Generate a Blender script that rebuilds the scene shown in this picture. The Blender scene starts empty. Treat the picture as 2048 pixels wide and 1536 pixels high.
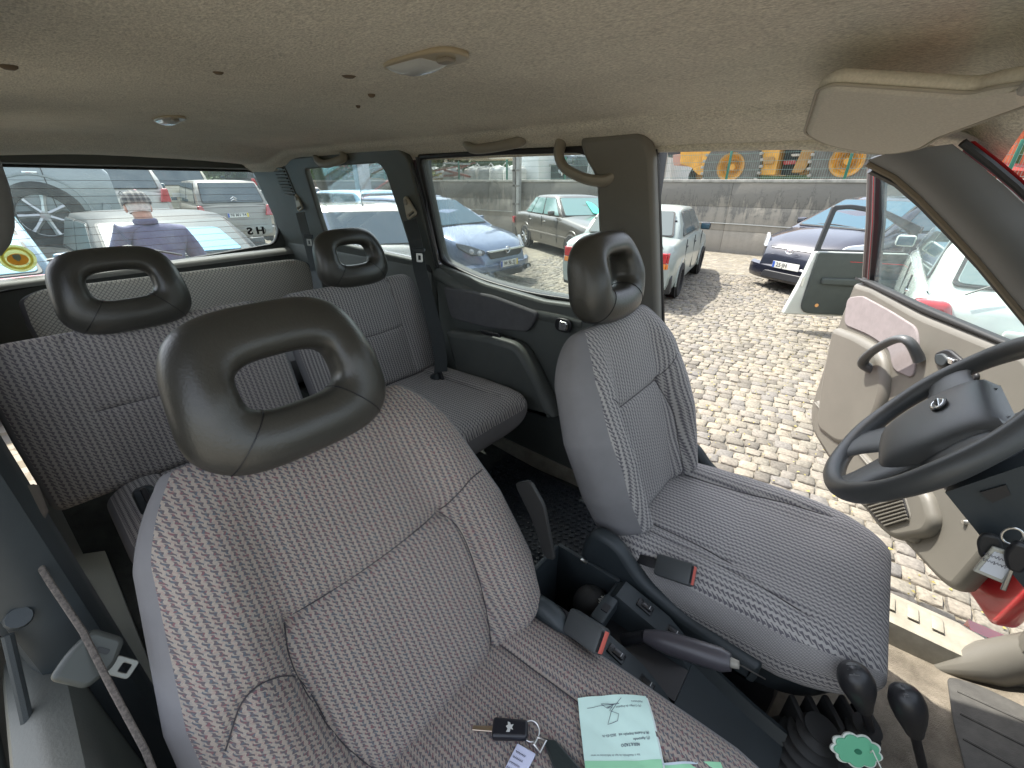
import bpy, bmesh, math, random
from mathutils import Vector, Matrix, noise
SC = bpy.context.scene
COL = SC.collection
R = math.radians
V = Vector
rnd = random.Random(7)

# ------------------------------------------------------------------ camera, sky, sun, exposure
CAM = V((0, -.57, 1.57))
PITCH, YAW, ROLL, FPX = R(25.5), R(40), .005, 840.
FW = V((-math.sin(YAW)*math.cos(PITCH), math.cos(YAW)*math.cos(PITCH), -math.sin(PITCH)))
_r0 = V((math.cos(YAW), math.sin(YAW), 0)); _u0 = _r0.cross(FW)
RT = _r0*math.cos(ROLL) + _u0*math.sin(ROLL)
UP = _u0*math.cos(ROLL) - _r0*math.sin(ROLL)
cd = bpy.data.cameras.new('camera'); cam = bpy.data.objects.new('camera', cd); COL.objects.link(cam)
m = Matrix.Identity(4)
for i, a in enumerate((RT, UP, -FW)):
    for k in range(3): m[k][i] = a[k]
m.translation = CAM
cam.matrix_world = m
cd.sensor_width = 36; cd.lens = 36*FPX/2048; cd.clip_start = .02; cd.clip_end = 500
SC.camera = cam
SUN = V((-.61, .09, 1)).normalized()
w = bpy.data.worlds.new('World'); SC.world = w; w.use_nodes = True
nt = w.node_tree
sky = nt.nodes.new('ShaderNodeTexSky'); sky.sky_type = 'NISHITA'; sky.sun_disc = False
sky.sun_elevation = math.asin(SUN.z); sky.sun_rotation = math.atan2(SUN.x, SUN.y)
sky.air_density = 1.2; sky.dust_density = 2.5
hs = nt.nodes.new('ShaderNodeHueSaturation'); hs.inputs['Saturation'].default_value = .45   # white balance of the hazy sky
nt.links.new(sky.outputs[0], hs.inputs['Color'])
bg = nt.nodes['Background']; nt.links.new(hs.outputs[0], bg.inputs[0]); bg.inputs[1].default_value = .145
sl = bpy.data.lights.new('sun', 'SUN'); sl.energy = 2.7; sl.angle = R(.6); sl.color = (1, .95, .86)
so = bpy.data.objects.new('sun', sl); COL.objects.link(so)
so.rotation_euler = SUN.to_track_quat('Z', 'Y').to_euler()
SC.view_settings.view_transform = 'Standard'; SC.view_settings.look = 'None'
SC.view_settings.exposure = 1.85; SC.view_settings.gamma = 1
SC.view_settings.use_curve_mapping = False
SC.render.engine = 'CYCLES'
cy = SC.cycles
cy.use_denoising = True; cy.max_bounces = 10; cy.diffuse_bounces = 6; cy.glossy_bounces = 4
cy.transparent_max_bounces = 16; cy.caustics_reflective = False; cy.caustics_refractive = False
cy.sample_clamp_indirect = 6

# ------------------------------------------------------------------ measuring helpers
def ray(x, y): return FW + RT*((x-1024)/FPX) + UP*((768-y)/FPX)
def P(x, y, ax, val):
    d = ray(x, y); i = 'xyz'.index(ax); return CAM + d*((val-CAM[i])/d[i])
class Plane:
    def __init__(s, o, ex, ey):
        s.o, s.ex, s.ey = V(o), V(ex).normalized(), V(ey).normalized(); s.n = s.ex.cross(s.ey).normalized()
    def px(s, pts):
        out = []
        for x, y in pts:
            d = ray(x, y); t = (s.o-CAM).dot(s.n)/d.dot(s.n); q = CAM + d*t - s.o
            out.append((q.dot(s.ex), q.dot(s.ey)))
        return out
    def at(s, a, b, c=0): return s.o + s.ex*a + s.ey*b + s.n*c
    def mat(s):
        mm = Matrix.Identity(4)
        for i, a in enumerate((s.ex, s.ey, s.n)):
            for k in range(3): mm[k][i] = a[k]
        mm.translation = s.o; return mm

# ------------------------------------------------------------------ materials
MATS = {}
def nodes_of(mt): return mt.node_tree.nodes, mt.node_tree.links
def mat(name, col, rough=.6, metal=0, spec=.5, noise_amt=0, nscale=8, bump=0, bscale=200, coat=0, emit=None, mottle=None, coord='Object', bdist=.001, trans=0):
    if name in MATS: return MATS[name]
    mt = bpy.data.materials.new(name); mt.use_nodes = True
    N, L = nodes_of(mt); b = N['Principled BSDF']
    b.inputs['Base Color'].default_value = (*col, 1); b.inputs['Roughness'].default_value = rough
    b.inputs['Metallic'].default_value = metal; b.inputs['Specular IOR Level'].default_value = spec
    b.inputs['Coat Weight'].default_value = coat; b.inputs['Coat Roughness'].default_value = .05
    if emit: b.inputs['Emission Color'].default_value = (*emit[:3], 1); b.inputs['Emission Strength'].default_value = emit[3]
    tc = N.new('ShaderNodeTexCoord')
    if noise_amt or mottle:
        n = N.new('ShaderNodeTexNoise'); n.inputs['Scale'].default_value = nscale; n.inputs['Detail'].default_value = 6
        n.inputs['Roughness'].default_value = .65
        L.new(tc.outputs[coord], n.inputs['Vector'])
        mx = N.new('ShaderNodeMix'); mx.data_type = 'RGBA'
        c2 = mottle if mottle else tuple(max(0, c*(1-noise_amt)) for c in col)
        c1 = col if mottle else tuple(min(1, c*(1+noise_amt)) for c in col)
        mx.inputs[6].default_value = (*c2, 1); mx.inputs[7].default_value = (*c1, 1)
        rp = N.new('ShaderNodeMapRange'); rp.inputs[1].default_value = .32; rp.inputs[2].default_value = .68
        L.new(n.outputs[0], rp.inputs[0]); L.new(rp.outputs[0], mx.inputs[0]); L.new(mx.outputs[2], b.inputs['Base Color'])
    if bump:
        n2 = N.new('ShaderNodeTexNoise'); n2.inputs['Scale'].default_value = bscale; n2.inputs['Detail'].default_value = 4
        L.new(tc.outputs[coord], n2.inputs['Vector'])
        bp = N.new('ShaderNodeBump'); bp.inputs['Strength'].default_value = bump; bp.inputs['Distance'].default_value = bdist
        L.new(n2.outputs[0], bp.inputs['Height']); L.new(bp.outputs[0], b.inputs['Normal'])
    MATS[name] = mt; return mt

def math_node(N, L, op, a, b=None, c=None):
    n = N.new('ShaderNodeMath'); n.operation = op
    for i, v in enumerate((a, b, c)):
        if v is None: continue
        if hasattr(v, 'default_value') or hasattr(v, 'links'): L.new(v, n.inputs[i])
        else: n.inputs[i].default_value = v
    return n.outputs[0]

def glass_mat(name, tint=(.8, .92, .88), refl=.08, dirt=.05, dirtcol=(.75, .8, .75)):
    """thin pane: tinted straight-through light, a weak mirror and a little dust that catches the light"""
    mt = bpy.data.materials.new(name); mt.use_nodes = True; N, L = nodes_of(mt); N.remove(N['Principled BSDF'])
    out = N['Material Output']
    tr = N.new('ShaderNodeBsdfTransparent'); tr.inputs[0].default_value = (*tint, 1)
    gl = N.new('ShaderNodeBsdfGlossy'); gl.inputs['Roughness'].default_value = .02
    fr = N.new('ShaderNodeFresnel'); fr.inputs[0].default_value = 1.45
    f2 = math_node(N, L, 'MULTIPLY', fr.outputs[0], refl*10)
    m1 = N.new('ShaderNodeMixShader'); L.new(f2, m1.inputs[0]); L.new(tr.outputs[0], m1.inputs[1]); L.new(gl.outputs[0], m1.inputs[2])
    df = N.new('ShaderNodeBsdfDiffuse'); df.inputs[0].default_value = (*dirtcol, 1)
    tl = N.new('ShaderNodeBsdfTranslucent'); tl.inputs[0].default_value = (*dirtcol, 1)
    ad = N.new('ShaderNodeMixShader'); ad.inputs[0].default_value = .6; L.new(df.outputs[0], ad.inputs[1]); L.new(tl.outputs[0], ad.inputs[2])
    tc = N.new('ShaderNodeTexCoord'); nz = N.new('ShaderNodeTexNoise'); nz.inputs['Scale'].default_value = 14; nz.inputs['Detail'].default_value = 8
    L.new(tc.outputs['Object'], nz.inputs['Vector'])
    dd = math_node(N, L, 'MULTIPLY', nz.outputs[0], dirt*2)
    m2 = N.new('ShaderNodeMixShader'); L.new(dd, m2.inputs[0]); L.new(m1.outputs[0], m2.inputs[1]); L.new(ad.outputs[0], m2.inputs[2])
    L.new(m2.outputs[0], out.inputs[0]); MATS[name] = mt; return mt

def film_mat(name, col):
    mt = bpy.data.materials.new(name); mt.use_nodes = True; N, L = nodes_of(mt); N.remove(N['Principled BSDF'])
    d = N.new('ShaderNodeBsdfDiffuse'); t = N.new('ShaderNodeBsdfTranslucent'); m = N.new('ShaderNodeMixShader'); m.inputs[0].default_value = .6
    for q in (d, t): q.inputs[0].default_value = (*col, 1)
    L.new(d.outputs[0], m.inputs[1]); L.new(t.outputs[0], m.inputs[2]); L.new(m.outputs[0], N['Material Output'].inputs[0]); MATS[name] = mt; return mt
def fabric_mat(name, light, dark, accent=None, pu=.0125, pv=.0105, bumpk=.5, cool=1.0):
    """woven cloth: columns of pale twisted yarn beside columns of slanted dark blocks, UV in metres"""
    mt = bpy.data.materials.new(name); mt.use_nodes = True; N, L = nodes_of(mt); b = N['Principled BSDF']
    b.inputs['Roughness'].default_value = .95; b.inputs['Specular IOR Level'].default_value = .15
    b.inputs['Sheen Weight'].default_value = .12; b.inputs['Sheen Roughness'].default_value = .5
    uv = N.new('ShaderNodeUVMap'); sp = N.new('ShaderNodeSeparateXYZ')
    nz = N.new('ShaderNodeTexNoise'); nz.inputs['Scale'].default_value = 30; L.new(uv.outputs[0], nz.inputs['Vector'])
    L.new(uv.outputs[0], sp.inputs[0])
    M = lambda op, a, b_=None, c=None: math_node(N, L, op, a, b_, c)
    u = M('DIVIDE', M('ADD', M('ADD', sp.outputs[0], M('MULTIPLY', nz.outputs[0], .002)), M('MULTIPLY', M('SINE', M('DIVIDE', sp.outputs[1], pv/6.283)), pu*.11)), pu)
    v = M('DIVIDE', sp.outputs[1], pv)
    fu = M('FRACT', u); cu = M('FLOOR', u)
    odd = M('MODULO', cu, 2)
    # slanted block in the right half of every column
    vs = M('FRACT', M('ADD', v, M('ADD', M('MULTIPLY', fu, 1.5), M('MULTIPLY', odd, .5))))
    inb = M('MULTIPLY', M('GREATER_THAN', fu, .42), M('LESS_THAN', vs, .72))
    # thin slanted pale thread between
    # wave thread detail
    th = M('SINE', M('MULTIPLY', M('ADD', M('DIVIDE', sp.outputs[1], .0011), M('MULTIPLY', fu, 5)), 6.283))
    th2 = M('MULTIPLY_ADD', th, .5, .5)
    mx = N.new('ShaderNodeMix'); mx.data_type = 'RGBA'; mx.inputs[6].default_value = (*light, 1); mx.inputs[7].default_value = (*dark, 1)
    L.new(M('MULTIPLY', inb, .92), mx.inputs[0])
    colr = mx.outputs[2]
    if accent:
        vor = N.new('ShaderNodeTexWhiteNoise'); vor.noise_dimensions = '2D'
        cb = N.new('ShaderNodeCombineXYZ'); L.new(M('FLOOR', M('MULTIPLY', u, 4)), cb.inputs[0]); L.new(M('FLOOR', M('MULTIPLY', v, 4)), cb.inputs[1])
        L.new(cb.outputs[0], vor.inputs[0])
        for thr, ac, lo in ((.0, accent[0], .16), (.8, accent[1], .2)):
            sel = M('MULTIPLY', M('GREATER_THAN', vor.outputs[0], thr), M('LESS_THAN', vor.outputs[0], thr+lo))
            mm = N.new('ShaderNodeMix'); mm.data_type = 'RGBA'; L.new(M('MULTIPLY', sel, M('MULTIPLY_ADD', inb, .35, .22)), mm.inputs[0]); L.new(colr, mm.inputs[6]); mm.inputs[7].default_value = (*ac, 1)
            colr = mm.outputs[2]
    m3 = N.new('ShaderNodeMix'); m3.data_type = 'RGBA'; m3.blend_type = 'MULTIPLY'; m3.inputs[0].default_value = 1
    L.new(colr, m3.inputs[6])
    big = N.new('ShaderNodeTexNoise'); big.inputs['Scale'].default_value = 6; big.inputs['Detail'].default_value = 5; L.new(uv.outputs[0], big.inputs['Vector'])
    k = M('MULTIPLY', M('MULTIPLY_ADD', th2, .28, .84), M('MULTIPLY_ADD', big.outputs[0], .3, .84))
    cc = N.new('ShaderNodeCombineColor')
    for i in range(3): L.new(k, cc.inputs[i])
    L.new(cc.outputs[0], m3.inputs[7]); L.new(m3.outputs[2], b.inputs['Base Color'])
    bp = N.new('ShaderNodeBump'); bp.inputs['Strength'].default_value = bumpk; bp.inputs['Distance'].default_value = .0012
    L.new(M('ADD', M('MULTIPLY', inb, -.7), M('MULTIPLY', th2, .4)), bp.inputs['Height']); L.new(bp.outputs[0], b.inputs['Normal'])
    MATS[name] = mt; return mt

# ------------------------------------------------------------------ object helpers
def tag(o, label=None, cat=None, group=None, kind=None):
    if label: o['label'] = label
    if cat: o['category'] = cat
    if group: o['group'] = group
    if kind: o['kind'] = kind
    return o
def empty(name, loc=(0, 0, 0), rz=0, label=None, cat=None, group=None):
    o = bpy.data.objects.new(name, None); COL.objects.link(o); o.location = loc; o.rotation_euler = (0, 0, rz); o.empty_display_size = .1
    return tag(o, label, cat, group)
def link(o, parent=None, local=False):
    COL.objects.link(o)
    if parent:
        o.parent = parent
        if not local and parent.type == 'EMPTY': o.matrix_parent_inverse = parent.matrix_basis.inverted()
    return o
def copy_tree(o, parent=None):
    c = o.copy(); COL.objects.link(c)
    if parent: c.parent = parent; c.matrix_parent_inverse = o.matrix_parent_inverse.copy()
    for ch in list(KIDS.get(o.name, [])): copy_tree(ch, c); 
    return c
KIDS = {}
class MB:
    def __init__(s): s.v = []; s.f = []; s.uv = []
    def add(s, vs, fs, uvs=None):
        k = len(s.v); s.v += [tuple(x) for x in vs]; s.f += [tuple(i+k for i in f) for f in fs]
        s.uv += list(uvs) if uvs else [(x[0], x[2]) for x in vs]
        return s
    def box(s, c, d, rot=None, bev=0):
        bm = bmesh.new(); bmesh.ops.create_cube(bm, size=1)
        for q in bm.verts: q.co = V((q.co.x*d[0], q.co.y*d[1], q.co.z*d[2]))
        if bev: bmesh.ops.bevel(bm, geom=bm.edges[:], offset=min(bev, min(d)*.45), segments=2, affect='EDGES', profile=.5)
        mm = (rot.to_4x4() if rot else Matrix.Identity(4)); mm = Matrix.Translation(V(c)) @ mm
        bm.verts.index_update()
        s.add([mm @ q.co for q in bm.verts], [[q.index for q in f.verts] for f in bm.faces]); bm.free(); return s
    def grid(s, fn, nu, nv, cu=False, cv=False, uvfn=None, flip=False):
        pts = []; uvs = []
        for j in range(nv):
            for i in range(nu):
                a = i/(nu if cu else nu-1); b = j/(nv if cv else nv-1)
                r = fn(a, b)
                if len(r) == 2: pts.append(r[0]); uvs.append(r[1])
                else: pts.append(r); uvs.append((a, b))
        fs = []
        for j in range(nv if cv else nv-1):
            for i in range(nu if cu else nu-1):
                a, b_, c, d = j*nu+i, j*nu+(i+1) % nu, ((j+1) % nv)*nu+(i+1) % nu, ((j+1) % nv)*nu+i
                fs.append((a, d, c, b_) if flip else (a, b_, c, d))
        return s.add(pts, fs, uvs)
    def tube(s, pts, r, n=10, closed=False, cap=True, flat=1.0, upv=None):
        pts = [V(p) for p in pts]; m_ = len(pts); rs = r if isinstance(r, (list, tuple)) else [r]*m_
        rings = []; prev = None
        for i, p in enumerate(pts):
            a = pts[(i-1) % m_] if (closed or i) else p; b = pts[(i+1) % m_] if (closed or i < m_-1) else p
            t = (b-a).normalized()
            if upv is not None: nn = V(upv)
            else: nn = prev if prev is not None else (V((0, 0, 1)) if abs(t.z) < .9 else V((1, 0, 0)))
            nn = (nn - t*nn.dot(t)).normalized(); prev = nn; bn = t.cross(nn)
            rings.append([p + (nn*math.cos(q)*flat + bn*math.sin(q))*rs[i] for q in [2*math.pi*k/n for k in range(n)]])
        vs = [q for g in rings for q in g]; fs = []
        for i in range(m_ if closed else m_-1):
            for k in range(n):
                fs.append((i*n+k, i*n+(k+1) % n, ((i+1) % m_)*n+(k+1) % n, ((i+1) % m_)*n+k))
        if cap and not closed: fs += [tuple(range(n))[::-1], tuple((m_-1)*n+k for k in range(n))]
        return s.add(vs, fs)
    def lathe(s, prof, c=(0, 0, 0), axis=(0, 0, 1), n=24, cap=True):
        ax = V(axis).normalized(); a = V((1, 0, 0)) if abs(ax.x) < .9 else V((0, 1, 0)); a = (a-ax*a.dot(ax)).normalized(); b = ax.cross(a)
        vs = [V(c)+ax*h+(a*math.cos(2*math.pi*k/n)+b*math.sin(2*math.pi*k/n))*r_ for r_, h in prof for k in range(n)]
        fs = [(j*n+k, j*n+(k+1) % n, (j+1)*n+(k+1) % n, (j+1)*n+k) for j in range(len(prof)-1) for k in range(n)]
        if cap and prof[0][0] > 1e-6: fs.append(tuple(range(n))[::-1])
        if cap and prof[-1][0] > 1e-6: fs.append(tuple((len(prof)-1)*n+k for k in range(n)))
        return s.add(vs, fs)
    def poly(s, pts): return s.add(pts, [tuple(range(len(pts)))])
    def loft(s, rings, closed=True, caps=True):
        n = len(rings[0]); vs = [q for g in rings for q in g]; fs = []
        for j in range(len(rings)-1):
            for k in range(n if closed else n-1):
                fs.append((j*n+k, j*n+(k+1) % n, (j+1)*n+(k+1) % n, (j+1)*n+k))
        if caps: fs += [tuple(range(n))[::-1], tuple((len(rings)-1)*n+k for k in range(n))]
        return s.add(vs, fs)
    def build(s, name, mt, parent=None, smooth=True, local=False, fixn=True, angle=40):
        me = bpy.data.meshes.new(name); me.from_pydata([tuple(x) for x in s.v], [], s.f)
        ul = me.uv_layers.new(name='UVMap')
        for lp in me.loops: ul.data[lp.index].uv = s.uv[lp.vertex_index]
        if fixn:
            bm = bmesh.new(); bm.from_mesh(me); bmesh.ops.recalc_face_normals(bm, faces=bm.faces); bm.to_mesh(me); bm.free()
        return finish(me, name, mt, parent, smooth, local, angle)
def finish(me, name, mt, parent=None, smooth=True, local=False, angle=40):
    me.materials.clear(); me.materials.append(mt)
    if smooth:
        me.shade_smooth()
        try: me.set_sharp_from_angle(angle=R(angle))
        except Exception: pass
    o = bpy.data.objects.new(name, me); link(o, parent, local)
    if parent: KIDS.setdefault(parent.name, []).append(o)
    return o
def roundpoly(pts, r, n=5):
    out = []; k = len(pts); rr = r if isinstance(r, (list, tuple)) else [r]*k
    for i in range(k):
        p = V(pts[i][:2]); a = V(pts[i-1][:2]); b = V(pts[(i+1) % k][:2]); da, db = (a-p), (b-p)
        q = min(rr[i], da.length*.45, db.length*.45)
        if q < 1e-5: out.append(tuple(p)); continue
        p0 = p+da.normalized()*q; p1 = p+db.normalized()*q
        for j in range(n+1):
            t = j/n; out.append(tuple((1-t)**2*p0+2*t*(1-t)*p+t*t*p1))
    return out
def curve_mesh(polys, t, bev):
    cu = bpy.data.curves.new('c', 'CURVE'); cu.dimensions = '2D'; cu.fill_mode = 'BOTH'
    for pl in polys:
        sp = cu.splines.new('POLY'); sp.points.add(len(pl)-1)
        for i, q in enumerate(pl): sp.points[i].co = (q[0], q[1], 0, 1)
        sp.use_cyclic_u = True
    b = min(bev, t*.49); cu.extrude = t/2-b; cu.bevel_depth = b; cu.bevel_resolution = 2; cu.offset = -b
    o = bpy.data.objects.new('c', cu); me = bpy.data.meshes.new_from_object(o); bpy.data.objects.remove(o); bpy.data.curves.remove(cu)
    return me
def plate(name, polys, t, bev, pl, mt, parent=None, lift=0, local=False, smooth=True):
    """solid plate: outline (and holes) in a plane, thickness t centred `lift` above it"""
    me = curve_mesh(polys, t, bev); mm = pl.mat() @ Matrix.Translation((0, 0, lift)); me.transform(mm)
    if mm.determinant() < 0: me.flip_normals()
    if not me.uv_layers: me.uv_layers.new(name='UVMap')
    inv = pl.mat().inverted()
    ul = me.uv_layers[0]
    for lp in me.loops:
        q = inv @ me.vertices[lp.vertex_index].co; ul.data[lp.index].uv = (q.x, q.y)
    return finish(me, name, mt, parent, smooth, local, 35)
def text(name, s, size, pl, a, b, mt, parent=None, rot=0, ext=.0006, lift=.001, mirror=False, local=False, align='CENTER', bold=0, sx=1):
    cu = bpy.data.curves.new('t', 'FONT'); cu.body = s; cu.size = size; cu.extrude = ext; cu.align_x = align; cu.align_y = 'CENTER'; cu.resolution_u = 3; cu.offset = bold
    o = bpy.data.objects.new('t', cu); me = bpy.data.meshes.new_from_object(o); bpy.data.objects.remove(o)
    me.transform(Matrix.Rotation(rot, 4, 'Z') @ Matrix.Diagonal((-sx if mirror else sx, 1, 1, 1)))
    me.transform(pl.mat() @ Matrix.Translation((a, b, lift)))
    return finish(me, name, mt, parent, False, local)
def ell(a, b, n=24, cx=0, cy=0, e=2):
    return [(cx+a*math.copysign(abs(math.cos(t))**(2/e), math.cos(t)), cy+b*math.copysign(abs(math.sin(t))**(2/e), math.sin(t))) for t in [2*math.pi*k/n for k in range(n)]]
def interp(tab, x):
    if x <= tab[0][0]: return tab[0][1]
    for (a, p), (b, q) in zip(tab, tab[1:]):
        if x <= b: return p+(q-p)*(x-a)/(b-a)
    return tab[-1][1]
def smooth01(x): x = max(0, min(1, x)); return x*x*(3-2*x)

# material library
def felt():
    mt = mat('headliner_felt', (.50, .46, .37), 1, spec=.08); N, L = nodes_of(mt); b = N['Principled BSDF']; tc = N.new('ShaderNodeTexCoord'); M = lambda *a: math_node(N, L, *a)
    def nz(sc, det, st=(1, 1, 1)):
        mp = N.new('ShaderNodeMapping'); mp.inputs['Scale'].default_value = st; L.new(tc.outputs['Object'], mp.inputs[0])
        n = N.new('ShaderNodeTexNoise'); n.inputs['Scale'].default_value = sc; n.inputs['Detail'].default_value = det; n.inputs['Roughness'].default_value = .7; L.new(mp.outputs[0], n.inputs['Vector']); return n.outputs[0]
    fine, mid, big = nz(330, 3, (.55, 1, 1)), nz(26, 5), nz(2.6, 4)
    k = M('ADD', M('ADD', M('MULTIPLY_ADD', fine, 1.5, -.75), M('MULTIPLY_ADD', mid, .22, -.11)), M('MULTIPLY_ADD', big, .34, .83))
    mx = N.new('ShaderNodeMix'); mx.data_type = 'RGBA'; mx.blend_type = 'MULTIPLY'; mx.inputs[0].default_value = 1; mx.inputs[6].default_value = (.74, .71, .62, 1)
    cc = N.new('ShaderNodeCombineColor')
    for i in range(3): L.new(k, cc.inputs[i])
    L.new(cc.outputs[0], mx.inputs[7]); L.new(mx.outputs[2], b.inputs['Base Color'])
    bp = N.new('ShaderNodeBump'); bp.inputs['Strength'].default_value = .9; bp.inputs['Distance'].default_value = .003; L.new(M('ADD', fine, M('MULTIPLY', mid, .6)), bp.inputs['Height']); L.new(bp.outputs[0], b.inputs['Normal'])
    MATS['visor_cloth'] = None
    return mt
M_head = felt(); MATS.pop('visor_cloth')
M_dark = mat('dark_green_grey_plastic', (.095, .104, .097), .5, noise_amt=.1, nscale=5, bump=.25, bscale=700, bdist=.0006)
M_con = mat('console_plastic', (.027, .034, .038), .5, noise_amt=.12, nscale=9, bump=.2, bscale=700, bdist=.0005)
M_mid = mat('grey_pillar_plastic', (.17, .165, .15), .55, noise_amt=.06, nscale=5, bump=.2, bscale=800, bdist=.0005)
M_han = mat('handle_plastic', (.27, .25, .21), .5, noise_amt=.05, bump=.15, bscale=700, bdist=.0005)
M_apil = mat('pillar_grey_plastic', (.14, .145, .145), .6, noise_amt=.06, nscale=5, bump=.2, bscale=800, bdist=.0005)
M_beige = mat('beige_door_plastic', (.135, .127, .108), .5, noise_amt=.08, nscale=4, bump=.25, bscale=600, bdist=.0006)
M_pink = mat('pinkish_door_cloth', (.25, .225, .225), 1, spec=.1, noise_amt=.08, nscale=30, bump=.5, bscale=500)
M_cloth_d = mat('grey_door_cloth', (.12, .12, .125), 1, spec=.1, noise_amt=.08, nscale=30, bump=.5, bscale=500)
M_vinyl = mat('headrest_vinyl', (.045, .043, .037), .36, spec=.6, noise_amt=.12, nscale=7, bump=.3, bscale=230, bdist=.0016)
M_fab = fabric_mat('seat_fabric', (.36, .31, .265), (.115, .098, .11), ((.27, .11, .12), (.11, .15, .18)), pu=.0088, pv=.0068)
M_fab2 = fabric_mat('seat_fabric_fine', (.40, .38, .36), (.105, .098, .115), None, pu=.0118, pv=.0095)
M_trim = mat('seat_side_cloth', (.20, .195, .20), .95, spec=.15, noise_amt=.1, nscale=6, bump=.4, bscale=900, bdist=.0006)
M_rub = mat('black_rubber', (.018, .018, .018), .6, bump=.2, bscale=200)
M_blk = mat('black_plastic', (.015, .015, .017), .4)
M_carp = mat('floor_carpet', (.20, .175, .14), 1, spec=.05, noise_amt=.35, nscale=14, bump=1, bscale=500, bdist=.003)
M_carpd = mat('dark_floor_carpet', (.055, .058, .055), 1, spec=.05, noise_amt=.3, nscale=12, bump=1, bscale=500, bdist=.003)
M_red = mat('red_car_paint', (.42, .02, .025), .3, coat=.8)
M_steel = mat('steel', (.6, .6, .58), .3, metal=1)
M_chrome = mat('chrome', (.8, .8, .8), .12, metal=1)
M_belt = mat('belt_webbing', (.03, .036, .038), .7, bump=.4, bscale=900)
M_stitch = mat('seam_thread', (.05, .045, .05), .9)
M_glass = glass_mat('window_glass', (.93, .975, .96), .05, .018)
M_glassr = glass_mat('rear_window_glass', (.93, .97, .97), .06, .035, (.70, .82, .84))

# ================================================================== the red car around the camera
suv = empty('off_road_car', (-1.2, 0, 0), 0, 'red off-road car seen from inside, with felt roof lining and its driver door open', 'car')
TL = Plane((0, .72, 1.2), (1, 0, 0), (0, -.24, 1))           # left window plane, leaning in
PD = Plane((0, .70, 0), (1, 0, 0), (0, 0, 1))               # left door panels
def head_z(x, y):
    a = abs(y); z = 1.738-.02*(a/.5)**2
    if a > .50: z -= .014*smooth01((a-.52)/.012)+.036*smooth01((a-.51)/.13)**1.2
    z -= .055*smooth01((-x-2.35)/.35)
    z -= .050*smooth01((x-.04)/.08)
    return z
WR = [(rnd.uniform(-2.3, -.7), rnd.uniform(-.4, .45), rnd.uniform(-.6, .6), rnd.uniform(.03, .12)) for _ in range(16)]
def head_pt(a, b):
    x = -3.02+3.14*a; y = -.645+1.29*b; z = head_z(x, y)
    z += .0035*noise.noise(V((x*3, y*3, 1)))+.0012*noise.noise(V((x*14, y*14, 5)))
    for wx, wy, an, ln in WR:
        dx, dy = x-wx, y-wy; u_ = dx*math.sin(an)+dy*math.cos(an); v_ = dx*math.cos(an)-dy*math.sin(an)
        if abs(u_) < ln*1.5 and abs(v_) < .03: z -= .003*math.exp(-(v_/.006)**2-(u_/ln)**2*2)
    # recess for the driver's sun visor
    e = smooth01((x+.20)/.03)*smooth01((y-.31)/.02)*smooth01((.545-y)/.03)
    z += .0*e
    return V((x, y, z)), (x, y)
MB().grid(head_pt, 260, 130, flip=True).build('headliner', M_head, suv, fixn=False)
# ribbed edge roll of the lining along the driver's side
def rib(a, b):
    x = -1.50+1.62*a; y0 = .640; z0 = interp([(-1.5, 1.660), (-.6, 1.655), (-.2, 1.648), (.0, 1.628), (.12, 1.60)], x)
    t = math.pi*(1.0*b-.1); r_ = .012
    return V((x, y0-r_*math.sin(t), z0-r_*math.cos(t)+.004)), (x, b*.04)
MB().grid(rib, 80, 8).build('headliner_edge', M_head, suv)

win2 = roundpoly(TL.px([(845, 318), (1010, 309), (1168, 305), (1202, 330), (1207, 460), (1150, 596), (1060, 583), (960, 555), (888, 520)]), [.02, 0, .05, .05, 0, .02, .1, .1, .04])
quart = roundpoly(TL.px([(622, 336), (700, 328), (770, 323), (783, 340), (815, 440), (838, 515), (730, 492), (665, 478), (652, 440)]), [.02, 0, .03, .03, 0, .03, 0, .04, .02])
def shrink(poly, k):
    cx = sum(p[0] for p in poly)/len(poly); cy_ = sum(p[1] for p in poly)/len(poly)
    return [(p[0]+(k if p[0] > cx else -k), p[1]+(k if p[1] > cy_ else -k)) for p in poly]
# quarter trim round the rearmost side window
Z = lambda x, z: (x, (z-1.2)*1.028)
plate('quarter_trim', [roundpoly([Z(-3.00, .95), Z(-1.505, .95), Z(-1.50, 1.20), Z(-1.49, 1.66), Z(-1.535, 1.703), Z(-2.0, 1.70), Z(-2.6, 1.69), Z(-3.0, 1.67)], [0, 0, .05, .05, .03, .1, .1, .02]), quart], .03, .008, TL, M_dark, suv, lift=.02)
plate('rear_door_frame', [roundpoly([Z(-1.50, 1.02), Z(-.60, 1.02), Z(-.56, 1.66), Z(-1.50, 1.675)], .02), shrink(win2, .004)], .03, .006, TL, M_dark, suv, lift=-.02)
f2 = [(p[0], p[1]) for p in shrink(win2, .018)]
plate('window_seal', [f2, win2], .022, .006, TL, M_blk, suv, lift=.002)
plate('b_pillar_trim', [roundpoly(TL.px([(1170, 270), (1295, 258), (1316, 300), (1322, 470), (1330, 820), (1212, 820), (1208, 460), (1204, 350), (1180, 310)]), [.035, .05, .03, .2, 0, 0, 0, .06, .03])], .045, .014, TL, M_mid, suv, lift=.015)
bp_edge = TL.px([(1311, 300), (1316, 330), (1321, 470), (1326, 620), (1330, 800)])
MB().tube([TL.at(a-.004, b, .0) for a, b in bp_edge], .009, 8).build('door_seal', M_blk, suv)
MB().box((-.575, .70, 1.15), (.10, .06, 1.1), bev=.01).build('pillar_shell', M_rub, suv)
MB().box((-1.575, .70, 1.45), (.10, .05, .5), bev=.01).build('pillar_shell', M_rub, suv)
c = TL.px([(1257, 460)])[0]
plate('screw_cap', [ell(.016, .016, 20)], .004, .001, Plane(TL.at(c[0], c[1], .0385), TL.ex, TL.ey), M_mid, suv)
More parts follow.
